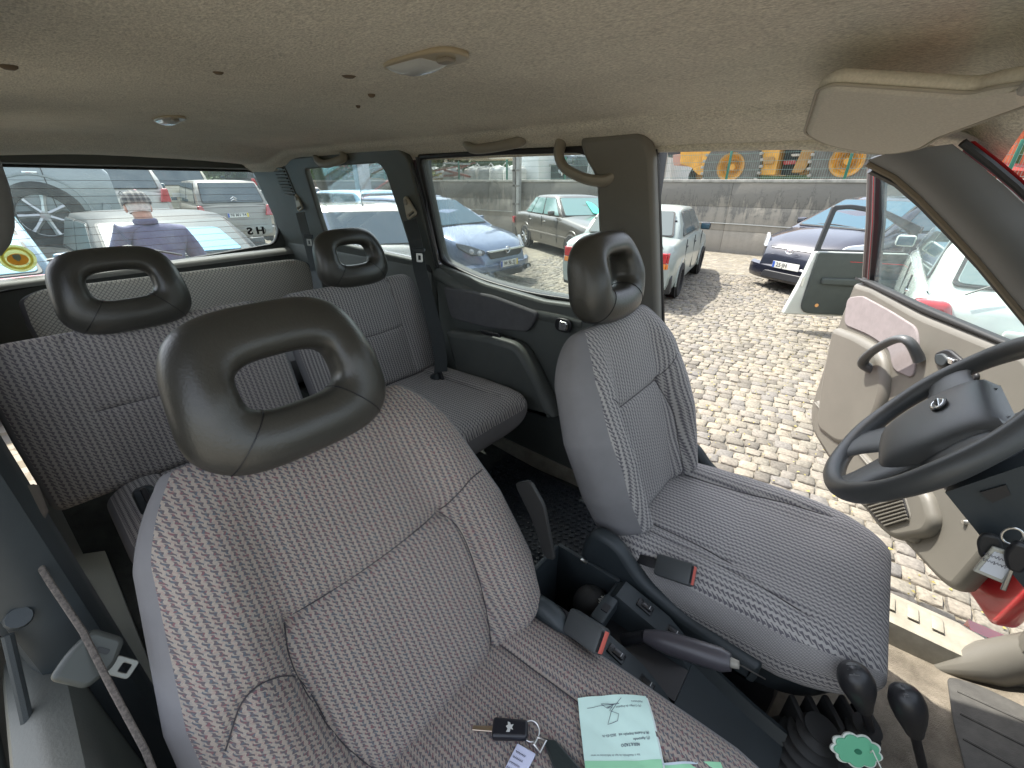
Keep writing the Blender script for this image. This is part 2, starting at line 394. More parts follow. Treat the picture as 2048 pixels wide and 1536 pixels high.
plate('window_pane', [shrink(win2, .01)], .004, .001, TL, M_glass, suv, lift=-.025)
plate('window_pane', [shrink(quart, .01)], .004, .001, TL, M_glass, suv, lift=-.012)
# outer skin of the driver's side
plate('body_side', [[Z(-3.1, .4), Z(-.62, .4), Z(-.62, 1.68), Z(-.62, 1.74), Z(-3.0, 1.74)], [Z(-2.66, 1.12), Z(-.72, 1.10), Z(-.72, 1.69), Z(-2.62, 1.69)]], .02, .004, TL, M_red, suv, lift=-.075)
MB().box((-1.45, 0, 1.80), (3.15, 1.24, .02), bev=.008).build('roof', M_red, suv)
MB().box((-1.3, .62, 1.73), (2.9, .05, .12), bev=.02).build('roof_rail_panel', M_red, suv)
# dark sloping door shut strips between rear door and quarter
MB().tube([TL.at(*TL.px([q])[0], .036) for q in ((838, 322), (858, 400), (884, 520), (930, 640), (1000, 760))], .006, 6).build('door_seal', M_rub, suv)
MB().tube([TL.at(*TL.px([q])[0], .030) for q in ((826, 322), (846, 410), (872, 530), (915, 660))], .005, 6).build('door_seal', M_rub, suv)
# belt line of the rear door: a soft roll under the window, then panel, cloth insert and arm rest
bl = TL.px([(884, 528), (930, 556), (990, 580), (1060, 600), (1130, 612), (1180, 622)])
MB().tube([TL.at(a, b-.03, .03) for a, b in bl], [.035, .036, .037, .037, .036, .034], 12, flat=.9).build('belt_roll', M_dark, suv)
plate('rear_door_panel', [roundpoly([(-1.52, .42), (-.56, .42), (-.56, 1.20), (-.9, 1.18), (-1.2, 1.2), (-1.5, 1.25)], .02)], .04, .012, PD, M_dark, suv, lift=0)
PD2 = Plane((0, .665, 0), (1, 0, 0), (0, 0, 1))
plate('cloth_insert', [roundpoly(PD2.px([(888, 572), (985, 590), (1080, 625), (1058, 664), (975, 655), (905, 636)]), .03)], .022, .008, PD2, M_cloth_d, suv)
plate('arm_rest', [roundpoly(PD2.px([(905, 655), (1000, 668), (1052, 682), (1085, 740), (1125, 830), (1000, 800), (930, 740)]), [.04, 0, .05, .05, .02, .02, .02])], .08, .025, PD2, M_dark, suv, lift=.02)
plate('pull_slot', [roundpoly(PD2.px([(980, 652), (1018, 660), (1022, 668), (985, 661)]), .006)], .012, .004, PD2, M_blk, suv, lift=.06)
hc = PD2.px([(1128, 650)])[0]
dh = plate('door_handle', [ell(.035, .026, 24, hc[0], hc[1], 3)], .012, .004, PD2, M_blk, suv, lift=.004)
plate('lever', [roundpoly([(hc[0]-.012, hc[1]-.018), (hc[0]+.024, hc[1]-.014), (hc[0]+.024, hc[1]+.016), (hc[0]-.012, hc[1]+.018)], .008)], .012, .004, PD2, M_chrome, dh, lift=.012)
# luggage-area wall, wheel-arch box
MB().box((-2.28, .70, .78), (1.5, .05, .9), bev=.02).build('luggage_side_trim', M_dark, suv)
MB().box((-1.68, .62, .62), (.42, .16, .5), bev=.06).build('wheel_arch_cover', M_dark, suv)
def louvres(x0, z0, w_, n_, dz, pl, m_, nm='vent_slat', back='vent_panel', par=suv):
    b_ = plate(back, [roundpoly([(x0-w_/2-.012, z0-n_*dz/2-.012), (x0+w_/2+.012, z0-n_*dz/2-.012), (x0+w_/2+.012, z0+n_*dz/2+.012), (x0-w_/2-.012, z0+n_*dz/2+.012)], .012)], .006, .002, pl, m_, par, lift=.036)
    for i in range(n_):
        a, b = x0, z0+(i-(n_-1)/2)*dz
        plate(nm, [roundpoly([(a-w_/2, b-dz*.22), (a+w_/2, b-dz*.22), (a+w_/2, b+dz*.22), (a-w_/2, b+dz*.22)], dz*.2)], .010, .002, pl, m_, b_, lift=.043)
    return b_
lc = TL.px([(577, 360)])[0]
louvres(lc[0]+.03, lc[1], .12, 9, .017, TL, M_dark)

# tailgate: header beam, frame, sill, glass
TG = Plane((-3.0, 0, 0), (0, -1, 0), (.08, 0, 1))            # seen from inside, x to the right is -y ... mirrored for the camera
TGn = Plane((-3.02, 0, 0), (0, 1, 0), (0, 0, 1))            # normal +x, towards the cabin
rw = roundpoly([(-.66, 1.115), (.615, 1.215), (.66, 1.30), (.645, 1.56), (.60, 1.625), (-.66, 1.625)], [.03, .05, .03, .05, .05, .03], 6)
plate('tailgate_trim', [roundpoly([(-.74, .62), (.74, .62), (.74, 1.30), (.69, 1.72), (-.69, 1.72)], .02), rw], .03, .008, TGn, M_dark, suv)
plate('window_seal', [shrink(rw, .010), rw], .03, .008, TGn, M_rub, suv, lift=.008)
MB().box((-2.985, 0, 1.675), (.06, 1.36, .075), bev=.018).build('tailgate_beam', M_dark, suv)
pb = P(282, 308, 'x', -2.95)
plate('brake_light_cover', [roundpoly([(pb.y-.075, pb.z-.013), (pb.y+.075, pb.z-.013), (pb.y+.075, pb.z+.020), (pb.y-.075, pb.z+.020)], .006)], .006, .002, Plane((-2.953, 0, 0), (0, 1, 0), (0, 0, 1)), M_dark, suv)
def sill(a, b):
    y = -.70+1.38*a; t = math.pi*b
    return V((-2.96+.062*math.cos(t)+.0, y, 1.155+.035*math.sin(t)-.02*(1-a)-.0*t))
MB().grid(sill, 30, 10).build('tailgate_sill', mat('sill_plastic', (.22, .22, .2), .5, noise_amt=.08, bump=.2, bscale=500), suv)
glr = plate('rear_window_pane', [shrink(rw, .01)], .004, .001, TGn, M_glassr, suv, lift=-.02)
GP = Plane((-3.032, 0, 0), (0, 1, 0), (0, 0, 1))
for i in range(11):                                          # heater wires baked on the glass
    z = 1.225+i*.035
    MB().box((-3.033, 0, z), (.0012, 1.24, .0016)).build('heater_wire', mat('heater_wire_brown', (.10, .05, .03), .5), glr, smooth=False)
M_yel = film_mat('sticker_yellow', (.95, .85, .38)); M_ora = film_mat('sticker_orange', (.95, .62, .22)); M_blu = film_mat('sticker_blue', (.55, .75, .82))
sc_ = P(35, 517, 'x', -3.03); SP = Plane((-3.03, sc_.y, sc_.z), (0, 1, 0), (0, 0, 1))
stk = plate('round_sticker', [ell(.060, .060, 32)], .0016, .0003, SP, film_mat('sticker_cream', (.85, .9, .62)), suv)
plate('sticker_ring', [ell(.050, .050, 32), ell(.040, .040, 32)], .002, .0003, SP, M_yel, stk, lift=.0015)
plate('sticker_emblem', [ell(.034, .026, 24, 0, -.004)], .002, .0003, SP, M_ora, stk, lift=.0015)
plate('sticker_shield', [roundpoly([(-.012, .018), (.012, .018), (.012, 0), (0, -.014), (-.012, 0)], .003)], .002, .0003, SP, M_blu, stk, lift=.003)
tx = P(512, 462, 'x', -3.03); TP = Plane((-3.03, tx.y, tx.z), (0, 1, 0), (0, 0, 1))
text('glass_lettering', 'H S', .056, TP, 0, 0, M_blk, suv, mirror=True, sx=1.25, bold=.0022)
MB().box((-3.03, tx.y+.0, tx.z-.032), (.001, .05, .002)).build('glass_lettering', M_blk, suv)
MB().tube([(-3.03, tx.y+.03+.028*math.cos(t), tx.z+.022*math.sin(t)) for t in [i*math.pi/10-math.pi/2 for i in range(11)]], .002, 6).build('glass_lettering', M_blk, suv)
MB().tube([(-3.07, .12, 1.19), (-3.075, -.1, 1.26), (-3.07, -.42, 1.225)], .006, 6).build('rear_wiper', M_blk, suv)
MB().box((-3.09, 0, .8), (.03, 1.5, .72), bev=.02).build('tailgate_skin', M_red, suv)

# interior light units on the lining
def dome(px, sx, sy):
    p = P(px[0], px[1], 'z', 1.72); z = head_z(p.x, p.y)
    PL = Plane((p.x, p.y, z-.002), (1, 0, 0), (0, -1, 0))    # normal -z
    b_ = plate('dome_light', [ell(sx, sy, 32, e=3)], .008, .003, PL, mat('dome_base', (.42, .36, .25), .4), suv)
    def lens(a, b): 
        s_, t_ = -1+2*a, -1+2*b; h = (1-abs(s_)**3)*(1-abs(t_)**3)
        return V((p.x-sx*.25+s_*sx*.58, p.y+t_*sy*.78, z-.004-.012*h**.6))
    MB().grid(lens, 14, 12).build('lens', mat('dome_lens', (.55, .58, .58), .15, spec=.8), b_)
    MB().box((p.x+sx*.6, p.y, z-.008), (sx*.32, sy*.5, .008), bev=.004).build('switch', M_han, b_)
dome((850, 147), .080, .036)
dome((342, 250), .085, .030)
# torn spots and press studs in the lining
for px, r_ in (((700, 172), .012), ((440, 160), .008), ((745, 208), .007), ((718, 227), .005), ((15, 130), .01)):
    p = P(px[0], px[1], 'z', 1.722); z = head_z(p.x, p.y)
    MB().lathe([(0, -.003), (r_*.6, -.0035), (r_, -.001), (r_*1.1, .002)], (p.x, p.y, z-.0005), (0, 0, 1), 12).build('lining_stud', mat('stud_brown', (.16, .12, .08), .8), suv)

def grab(pts, r=.013, flat=1.25, nm='grab_handle', mt=M_han, par=suv):
    q = [V(p) for p in pts]
    out = []
    for i in range(len(q)-1):
        a, b, c_, d = q[max(i-1, 0)], q[i], q[i+1], q[min(i+2, len(q)-1)]
        for k in range(6):
            t = k/6; out.append(.5*((2*b)+(c_-a)*t+(2*a-5*b+4*c_-d)*t*t+(3*b-a-3*c_+d)*t**3))
    out.append(q[-1]); n_ = len(out)
    rs = [r*(1.35-.35*math.sin(math.pi*i/(n_-1))**.5) for i in range(n_)]
    return MB().tube(out, rs, 12, flat=flat).build(nm, mt, par)
def cat_pts(lst): return [P(x, y, 'y', yv) for x, y, yv in lst]
grab(cat_pts([(930, 276, .585), (934, 288, .56), (948, 298, .545), (990, 294, .540), (1030, 286, .545), (1044, 279, .56), (1042, 270, .585)]), .0115)
grab(cat_pts([(632, 312, .585), (636, 322, .555), (650, 328, .545), (675, 322, .545), (688, 314, .555), (686, 305, .585)]), .0135)
g3 = grab(cat_pts([(1130, 266, .62), (1122, 286, .585), (1118, 312, .57), (1132, 338, .565), (1170, 357, .57), (1205, 362, .585), (1228, 352, .61), (1222, 345, .635)]), .0140, 1.4)
for q in ((1136, 268, .625), (1226, 346, .63)):
    p = P(*q[:2], 'y', q[2]); MB().box(p, (.040, .022, .040), rot=Matrix.Rotation(R(35), 3, 'Y'), bev=.006).build('mount', M_han, g3)
# coat-hook recess outline in the side roll
cp = [P(x, y, 'y', .60) for x, y in ((1405, 262), (1408, 248), (1420, 243), (1445, 243), (1457, 250), (1459, 264))]
MB().tube(cp, .0022, 6).build('hook_cover', M_head, suv)
# sun visor
vis_old = [V(q) for q in ((-.165, .515, 1.655), (-.145, .205, 1.695), (-.11, .135, 1.70), (.03, .10, 1.675), (.068, .14, 1.668), (.055, .30, 1.66), (.035, .42, 1.650), (.005, .465, 1.645), (-.035, .555, 1.632), (-.10, .565, 1.640))]
vA, vC, vD = V((-.121, .192, 1.690)), V((-.037, .555, 1.629)), V((.07, .176, 1.673)); vx = (vD-vA).normalized(); vy = vC-vA
VP = Plane(vA, vx, vy-vx*vy.dot(vx))
vp2 = VP.px([(1612, 255), (1640, 165), (1672, 152), (1950, 170), (1990, 158), (2075, 145), (2080, 188), (2010, 214), (1885, 262), (1850, 285), (1780, 299), (1660, 281)])
plate('sun_visor', [roundpoly(vp2, [.02, .01, .02, .02, .02, .01, .01, .03, .02, .02, .04, .05])], .024, .0115, VP, mat('visor_cloth', (.66, .63, .55), 1, spec=.08, noise_amt=.10, nscale=300, bump=.35, bscale=420, bdist=.0008), suv)
vpo = roundpoly(vp2, [.02, .01, .02, .02, .02, .01, .01, .03, .02, .02, .04, .05])
MB().tube([VP.at(a, b, (1 if VP.n.z < 0 else -1)*.008) for a, b in vpo], .0022, 6, closed=True).build('visor_piping', mat('piping_brown', (.42, .39, .33), .9), suv)
MB().tube([V((.06, .09, 1.668)), V((.066, .12, 1.662)), V((.068, .17, 1.660))], .006, 8).build('visor_clip', M_han, suv)
# windscreen pillar trim, seals, painted pillar outside and the windscreen
ap_out = [(1735, 322), (1790, 350), (1840, 393), (1900, 455), (1960, 520), (2060, 640)]
ap_in = [(1905, 288), (1960, 330), (2010, 372), (2060, 420), (2140, 500), (2240, 600)]
lo = [P(x, y, 'y', .625+.11*i/5) for i, (x, y) in enumerate(ap_out)]
li = [P(x, y, 'y', .55+.10*i/5) for i, (x, y) in enumerate(ap_in)]
def apf(a, b):
    k = min(4, int(a*5)); t = a*5-k; p, q = lo[k].lerp(lo[k+1], t), li[k].lerp(li[k+1], t)
    return p.lerp(q, b)+V((-.02, -.035, .0))*math.sin(math.pi*b)
MB().grid(apf, 30, 14).build('pillar_trim', M_apil, suv)
MB().tube([p+V((0, .004, -.002)) for p in lo], .0075, 8).build('door_seal', mat('seal_tan', (.22, .18, .13), .7), suv)
MB().tube([p+V((.01, .02, -.012)) for p in lo], .011, 8).build('door_seal', M_blk, suv)
MB().tube([p+V((.012, .004, .002)) for p in li], .0065, 8).build('windscreen_seal', M_rub, suv)
MB().loft([[p+V((.018, .012, .003)), p+V((.027, .010, .004)), p+V((.030, .03, .0)), p+V((.018, .035, -.01))] for p in li]).build('painted_pillar', M_red, suv)
hd_unused = [V((.115, y, 1.655-.012*(1-(y/.56)**2)*-1)) for y in (.56, .4, .2, 0, -.2, -.4, -.6)]
def corner(a, b):
    x = -.04+(.15-.05*(1-b))*a; y = .53+.17*b; return V((x, y, 1.668-.022*a*a-.030*b*b))
MB().grid(corner, 14, 10).build('corner_lining', M_head, suv)
ws = [(V((.12, y, 1.668)), V((.78-.06*abs(y), y*1.08, 1.16))) for y in (-.6, -.3, 0, .3, .56)]
mbw = MB(); mbw.add([q for p in ws for q in p], [(2*i, 2*i+1, 2*i+3, 2*i+2) for i in range(4)]); mbw.build('windscreen_pane', M_glass, suv)

# floor, tunnel, sills
def carpet(a, b):
    x = -3.0+3.9*a; y = -.70+1.40*b
    z = .44+.012*noise.noise(V((x*5, y*5, 0))) + (.10*math.exp(-(y/.14)**4) if True else 0)
    if x < -1.55: z += .22*smooth01((-1.55-x)/.25)
    if x > .32: z += .30*smooth01((x-.40)/.5)
    return V((x, y, z)), (x, y)
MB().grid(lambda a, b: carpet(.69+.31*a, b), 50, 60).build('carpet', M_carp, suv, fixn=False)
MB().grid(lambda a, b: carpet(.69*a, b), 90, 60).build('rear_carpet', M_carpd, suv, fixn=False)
MB().box((-1.1, 0, .36), (4.0, 1.44, .04)).build('floor_pan', M_red, suv)
MB().loft([[V((x, .66, .43)), V((x, .67, .50)), V((x, .77, .505)), V((x, .80, .49)), V((x, .805, .36)), V((x, .66, .36))] for x in (-1.5, -.5, .0, .3, .5)]).build('door_sill', mat('sill_tread', (.30, .28, .23), .5, noise_amt=.2, nscale=20, bump=.3, bscale=300), suv)
for i in range(7):                                            # raised tread marks
    x = .10+i*.05
    MB().box((x, .735, .508), (.024, .05, .004), bev=.0015).build('tread_mark', MATS['sill_tread'], suv)
MB().loft([[V((x, .78, .50)), V((x, .825, .495)), V((x, .835, .40)), V((x, .79, .36))] for x in (.47, .5, .56, .62)]).build('outer_sill', M_red, suv)
kick = [V((.42, .66, .43)), V((.50, .69, .50)), V((.56, .70, .60)), V((.60, .70, .80)), V((.62, .70, 1.1))]
MB().tube(kick, [.012, .05, .045, .04, .04], 14).build('kick_trim', M_beige, suv)
MB().box((.66, .69, .75), (.30, .06, .7), bev=.02).build('kick_panel', M_beige, suv)
MB().box((1.0, 0, .75), (.1, 1.4, .8)).build('firewall', M_dark, suv)
MB().box((.70, 0, 1.02), (.38, 1.34, .22), bev=.06).build('dashboard', M_dark, suv)
MB().box((1.60, 0, .78), (1.2, 1.5, .36), bev=.08).build('bonnet', M_red, suv)
# passenger side: belt-line wall behind the camera's door opening
PR = Plane((0, -.72, 1.2), (1, 0, 0), (0, .24, 1))
plate('passenger_side_trim', [roundpoly([Z(-3.0, .45), Z(-.62, .45), Z(-.66, 1.7), Z(-3.0, 1.7)], .02), roundpoly([Z(-1.45, 1.24), Z(-.80, 1.2), Z(-.80, 1.64), Z(-1.4, 1.64)], .05), roundpoly([Z(-2.4, 1.28), Z(-1.65, 1.25), Z(-1.7, 1.62), Z(-2.3, 1.62)], .05)], .04, .01, PR, M_con, suv)
MB().loft([[V((x, -.66, .40)), V((x, -.655, .50)), V((x, -.70, .515)), V((x, -.76, .50)), V((x, -.78, .38))] for x in (-3.0, -.5, .3, .8)]).build('door_sill', mat('sill_plastic2', (.20, .20, .165), .5, bump=.3, bscale=300), suv)
MB().box((-.50, -.70, .75), (.36, .06, .62), bev=.025).build('pillar_base', mat('cream_pillar', (.10, .105, .095), .5, bump=.3, bscale=300), suv)
MB().box((-.64, -.665, 1.10), (.10, .07, 1.2), bev=.025).build('pillar_trim', M_con, suv)

# ------------------------------------------------------------------ driver's door, swung open
HG = V((.45, .74, 0)); DD = V((-.445, .896, 0)).normalized()
DP = Plane(HG, (-DD.x, -DD.y, 0), (0, 0, 1))                  # x runs from latch to hinge, y is height
if DP.n.dot(CAM-HG) < 0: DP = Plane(HG, DD, (0, 0, 1))
ds = 1 if DP.n.dot(CAM-HG) > 0 else -1
dr = MB()
sgn = -1 if (DP.ex-DD).length > 1 else 1
D = lambda d, z: (d*sgn, z)
def dpx(pts): return DP.px(pts)
dpanel = plate('driver_door', [roundpoly(dpx([(1722, 565), (1690, 645), (1632, 815), (1634, 862), (1668, 920), (1770, 1030), (1895, 1165), (1930, 1190), (1985, 1130), (2048, 1060), (2120, 980), (2120, 800), (2090, 712), (2010, 685), (1860, 628), (1760, 575)]), [.015, .05, .05, .05, .05, .1, .08, .05, .05, .05, 0, 0, .03, .05, .05, .02])], .055, .022, DP, M_beige, suv, lift=0)
plate('door_skin', [roundpoly(dpx([(1726, 600), (1640, 820), (1645, 880), (1905, 1185), (1945, 1250), (2100, 1100), (2140, 770), (1760, 600)]), .03)], .05, .01, DP, M_red, dpanel, lift=-.065)
plate('window_seal', [roundpoly(dpx([(1724, 556), (1750, 562), (1860, 612), (2060, 694), (2062, 706), (1860, 626), (1752, 574)]), .004)], .03, .006, DP, M_rub, dpanel, lift=.012)
plate('cloth_insert', [roundpoly(dpx([(1712, 596), (1742, 592), (1800, 622), (1856, 656), (1862, 690), (1850, 760), (1806, 742), (1800, 700), (1758, 672), (1704, 650)]), [.03, .03, .04, .05, .04, .03, .04, .06, .05, .04])], .012, .004, DP, M_pink, dpanel, lift=.027)
plate('arm_rest', [roundpoly(dpx([(1690, 655), (1740, 672), (1792, 700), (1806, 770), (1780, 850), (1715, 905), (1655, 860), (1668, 760)]), [.03, .04, .06, .06, .08, .1, .06, .05])], .05, .024, DP, M_beige, dpanel, lift=.028)
plate('map_pocket', [roundpoly(dpx([(1652, 800), (1720, 880), (1800, 960), (1880, 1040), (1860, 1100), (1780, 1030), (1690, 930), (1648, 868)]), [.02, .02, .05, .05, .04, .05, .05, .05])], .03, .012, DP, M_beige, dpanel, lift=.028)
for q in (((1652, 808), (1690, 850), (1740, 905), (1780, 950)),):
    MB().tube([DP.at(*dpx([x])[0], .044) for x in q], .004, 6).build('pocket_rim', M_beige, dpanel)
sp_ = plate('speaker_grille', [roundpoly(dpx([(1765, 1008), (1850, 985), (1868, 1040), (1862, 1052), (1812, 1066), (1790, 1045)]), [.01, .03, .03, .01, .02, .01])], .02, .006, DP, M_beige, dpanel, lift=.047)
plate('speaker_housing', [roundpoly(dpx([(1745, 1000), (1850, 968), (1892, 985), (1912, 1050), (1895, 1078), (1825, 1088), (1790, 1060)]), [.02, .03, .04, .05, .04, .04, .02])], .05, .02, DP, M_beige, dpanel, lift=.03)
plate('speaker_opening', [roundpoly(dpx([(1768, 1010), (1848, 988), (1865, 1040), (1858, 1050), (1814, 1062), (1792, 1044)]), .008)], .003, .001, DP, M_blk, sp_, lift=.0585)
for i in range(9):
    a = i/8; p0 = (1768+a*46, 1008+a*50); p1 = (1846+a*18, 988+a*56)
    MB().tube([DP.at(*dpx([p0])[0], .062), DP.at(*dpx([p1])[0], .062)], .0032, 6).build('grille_bar', M_beige, sp_)
# door window: rear upright in red and black, and the pane
du = [DP.at(*dpx([(1727, 560)])[0], .0), HG+DD*1.035+V((-.035, -.02, 1.40)), HG+DD*1.03+V((-.10, -.05, 1.645))]
du = [P(1729, 566, 'z', 1.2)+V((0, 0, 0)), V(P(1738, 440, 'y', 1.655)), V(P(1741, 322, 'y', 1.64))]
def bar(nm, off, r, mt, fl=1): MB().tube([q+off for q in du], r, 8, flat=fl).build(nm, mt, dpanel)
Hx = V((-DD.x, -DD.y, 0))
bar('window_frame', V((0, 0, 0)), .010, M_mid); bar('window_frame', Hx*.019+V((.01, 0, 0)), .008, M_red); bar('window_frame', Hx*.047+V((.012, 0, 0)), .019, M_blk)
fr2 = [du[2]+Hx*.02, du[2]+Hx*.30+V((0, 0, .02)), du[2]+Hx*.55+V((0, 0, -.06)), HG+Hx*-.1+V((0, .02, 1.28))]
MB().tube(fr2, .014, 8).build('window_frame', M_blk, dpanel)
mbg = MB(); mbg.poly([du[0]+Hx*.05, P(1742, 566, 'z', 1.2)+Hx*.95, HG+Hx*-.05+V((0, 0, 1.25)), fr2[2], fr2[1], du[2]+Hx*.04]); mbg.build('window_pane', glass_mat('door_glass', (.80, .92, .9), .10, .10, (.7, .85, .85)), dpanel, smooth=False, fixn=False)
# pull handle with its own depth, inner release, beige latch plate
def doff(x, y, o): a, b = dpx([(x, y)])[0]; return DP.at(a, b, o)
hnd = [doff(1778, 745, .03), doff(1772, 733, .07), doff(1790, 716, .085), doff(1830, 694, .09), doff(1862, 682, .085), doff(1874, 690, .07), doff(1866, 722, .035)]
q = []
grab(hnd, .0125, 1.3, 'pull_handle', mat('pull_handle_plastic', (.07, .075, .078), .4, bump=.15, bscale=700), dpanel)
rel = plate('release_bezel', [roundpoly(dpx([(1896, 708), (1925, 698), (1958, 725), (1990, 755), (1972, 775), (1932, 752), (1896, 730)]), .02)], .012, .005, DP, M_blk, dpanel, lift=.03)
plate('release_lever', [roundpoly(dpx([(1902, 712), (1920, 708), (1934, 722), (1922, 738), (1905, 732)]), .012)], .012, .005, DP, M_con, rel, lift=.038)
plate('release_chrome', [roundpoly(dpx([(1930, 716), (1944, 722), (1940, 732), (1930, 730)]), .004)], .01, .003, DP, M_chrome, rel, lift=.038)
wp = plate('window_crank_plate', [roundpoly(dpx([(1905, 775), (1928, 768), (1943, 782), (1930, 806), (1908, 806), (1898, 796)]), .012)], .014, .005, DP, mat('tan_plate', (.42, .31, .17), .5), dpanel, lift=.03)
MB().tube([doff(1918, 792, .04), doff(1918, 792, .062)], [.008, .005], 10).build('knob', M_steel, wp)
MB().tube([doff(1958, 1048, .02), doff(1958, 1048, .036)], [.009, .005], 10).build('door_stud', M_steel, dpanel)

# ================================================================== seats
def segd(p, a, b):
    ab = (b[0]-a[0], b[1]-a[1]); L2 = ab[0]**2+ab[1]**2+1e-12
    t = max(0, min(1, ((p[0]-a[0])*ab[0]+(p[1]-a[1])*ab[1])/L2)); return math.hypot(p[0]-a[0]-ab[0]*t, p[1]-a[1]-ab[1]*t)
def pad(root, O, Lx, Fx, Wtab, H, Tf, Tb, bol, rt, seams, m_front, m_side, names=('front_cover', 'side_cover'), split=.93, nu=100, nv=84, bolt=None, rb=.03, uoff=0, dish=0, vert=None):
    """upholstered pad: l runs along Lx, width along Y, front face towards Fx"""
    O, Lx, Fx = V(O), V(Lx).normalized(), V(Fx).normalized(); Y = V((0, 1, 0))
    def cat(q):
        if len(q) < 3: return q
        out = []
        for i in range(len(q)-1):
            a, b, c_, d = q[max(i-1, 0)], q[i], q[i+1], q[min(i+2, len(q)-1)]
            for k in range(5):
                t = k/5; out.append(tuple(.5*(2*b[j]+(c_[j]-a[j])*t+(2*a[j]-5*b[j]+4*c_[j]-d[j])*t*t+(3*b[j]-a[j]-3*c_[j]+d[j])*t**3) for j in (0, 1)))
        return out+[q[-1]]
    seams = [(cat(sm), dep) for sm, dep in seams]
    def endk(l):
        k = 1.
        if l > H-rt: k = math.sqrt(max(0, 1-((l-(H-rt))/rt)**2))
        if l < rb: k = min(k, math.sqrt(max(0, 1-((rb-l)/rb)**2)))
        return k
    def wd(l):
        k = endk(l); return interp(Wtab, l)*(1-(.16 if l > H-rt else .06)*(1-k))
    def F(s, l):
        s = max(-1, min(1, s)); a = abs(s); k = endk(l); e = (1-a**7)**(1/2.6)
        bk = interp(bolt, l) if bolt else 1
        f = Tf*e*(k**.8)
        b_ = smooth01((a-.42)/.3)*(1-smooth01((a-.80)/.22)*.55)
        f += bol*bk*b_*e*(k**.8) - dish*(1-a*a)*k
        if vert: f += interp(vert, l)*k*e
        y = s*wd(l)
        for sm, dep in seams:
            d = min(segd((y, l), p, q) for p, q in zip(sm, sm[1:]))
            if d < .05: f -= dep*(math.exp(-(d/.006)**2)+.45*math.exp(-(d/.022)**2))
        f += .0016*noise.noise(V((y*14, l*14, 3)))
        return f
    def pos(y, l, f): return O+Y*y+Lx*l+Fx*f
    ls = []
    for j in range(nv+1):
        t = j/nv; ls.append(H*(.5-.5*math.cos(math.pi*(.08+.92*t)))/(1) if False else H*t)
    ls = [0, H*.004, H*.012, H*.025, H*.045]+[H*.045+(H-rt-H*.045)*j/(nv-20) for j in range(1, nv-20)]+[H-rt+rt*math.sin(math.pi/2*j/18) for j in range(19)]
    def s_of(u): return math.sin(math.pi/2*u)*.35+u*.65
    A = MB(); nl = len(ls)
    def front(a, b):
        l = ls[min(nl-1, int(round(b*(nl-1))))]; s = split*s_of(-1+2*a)/s_of(1); y = s*wd(l); return pos(y, l, F(s, l)), (y+uoff, l+F(s, l)*.3)
    A.grid(front, nu, nl, uvfn=1); 
    fo = A.build(names[0], m_front, root, fixn=False)
    B = MB(); nb = 40
    def side(a, b):
        l = ls[min(nl-1, int(round(b*(nl-1))))]; k = endk(l)
        g = a*4
        if g < 1: s = split+(1-split)*math.sin(g*math.pi/2); f = F(s, l)
        elif g < 1.001: s, f = 1, 0
        elif g < 3: 
            q = (g-1)/2; s = math.cos(math.pi*q); s = math.copysign(abs(s)**.45, s); f = -Tb*(1-abs(s)**6)**(1/2.5)*(k**.7)
        else: s = -(split+(1-split)*math.sin((4-g)*math.pi/2)); f = F(s, l)
        return pos(s*wd(l), l, f), (a*.8, l)
    B.grid(side, 4*12+1, nl)
    so_ = B.build(names[1], m_side, root, fixn=False)
    for o in (fo, so_):
        bm = bmesh.new(); bm.from_mesh(o.data); bmesh.ops.recalc_face_normals(bm, faces=bm.faces)
        # outward: front faces should look along Fx, side cover away from the pad's core
        cen = O+Lx*H/2-Fx*.01; sc = sum((f.calc_center_median()-cen).dot(f.normal)*f.calc_area() for f in bm.faces)
        if sc < 0: bmesh.ops.reverse_faces(bm, faces=bm.faces)
        bm.to_mesh(o.data); bm.free()
    for sm, dep in seams:
        if dep <= 0.002: continue
        pts = []
        for p, q in zip(sm, sm[1:]):
            n_ = max(2, int(math.hypot(q[0]-p[0], q[1]-p[1])/.012))
            for i in range(n_):
                t = i/n_; y, l = p[0]+(q[0]-p[0])*t, p[1]+(q[1]-p[1])*t
                if abs(y) < wd(l)*split: pts.append(pos(y, l, F(y/wd(l), l)+.0016))
        if len(pts) > 2: MB().tube(pts, .0009, 5).build('seam', M_stitch, fo)
    return F, pos, wd
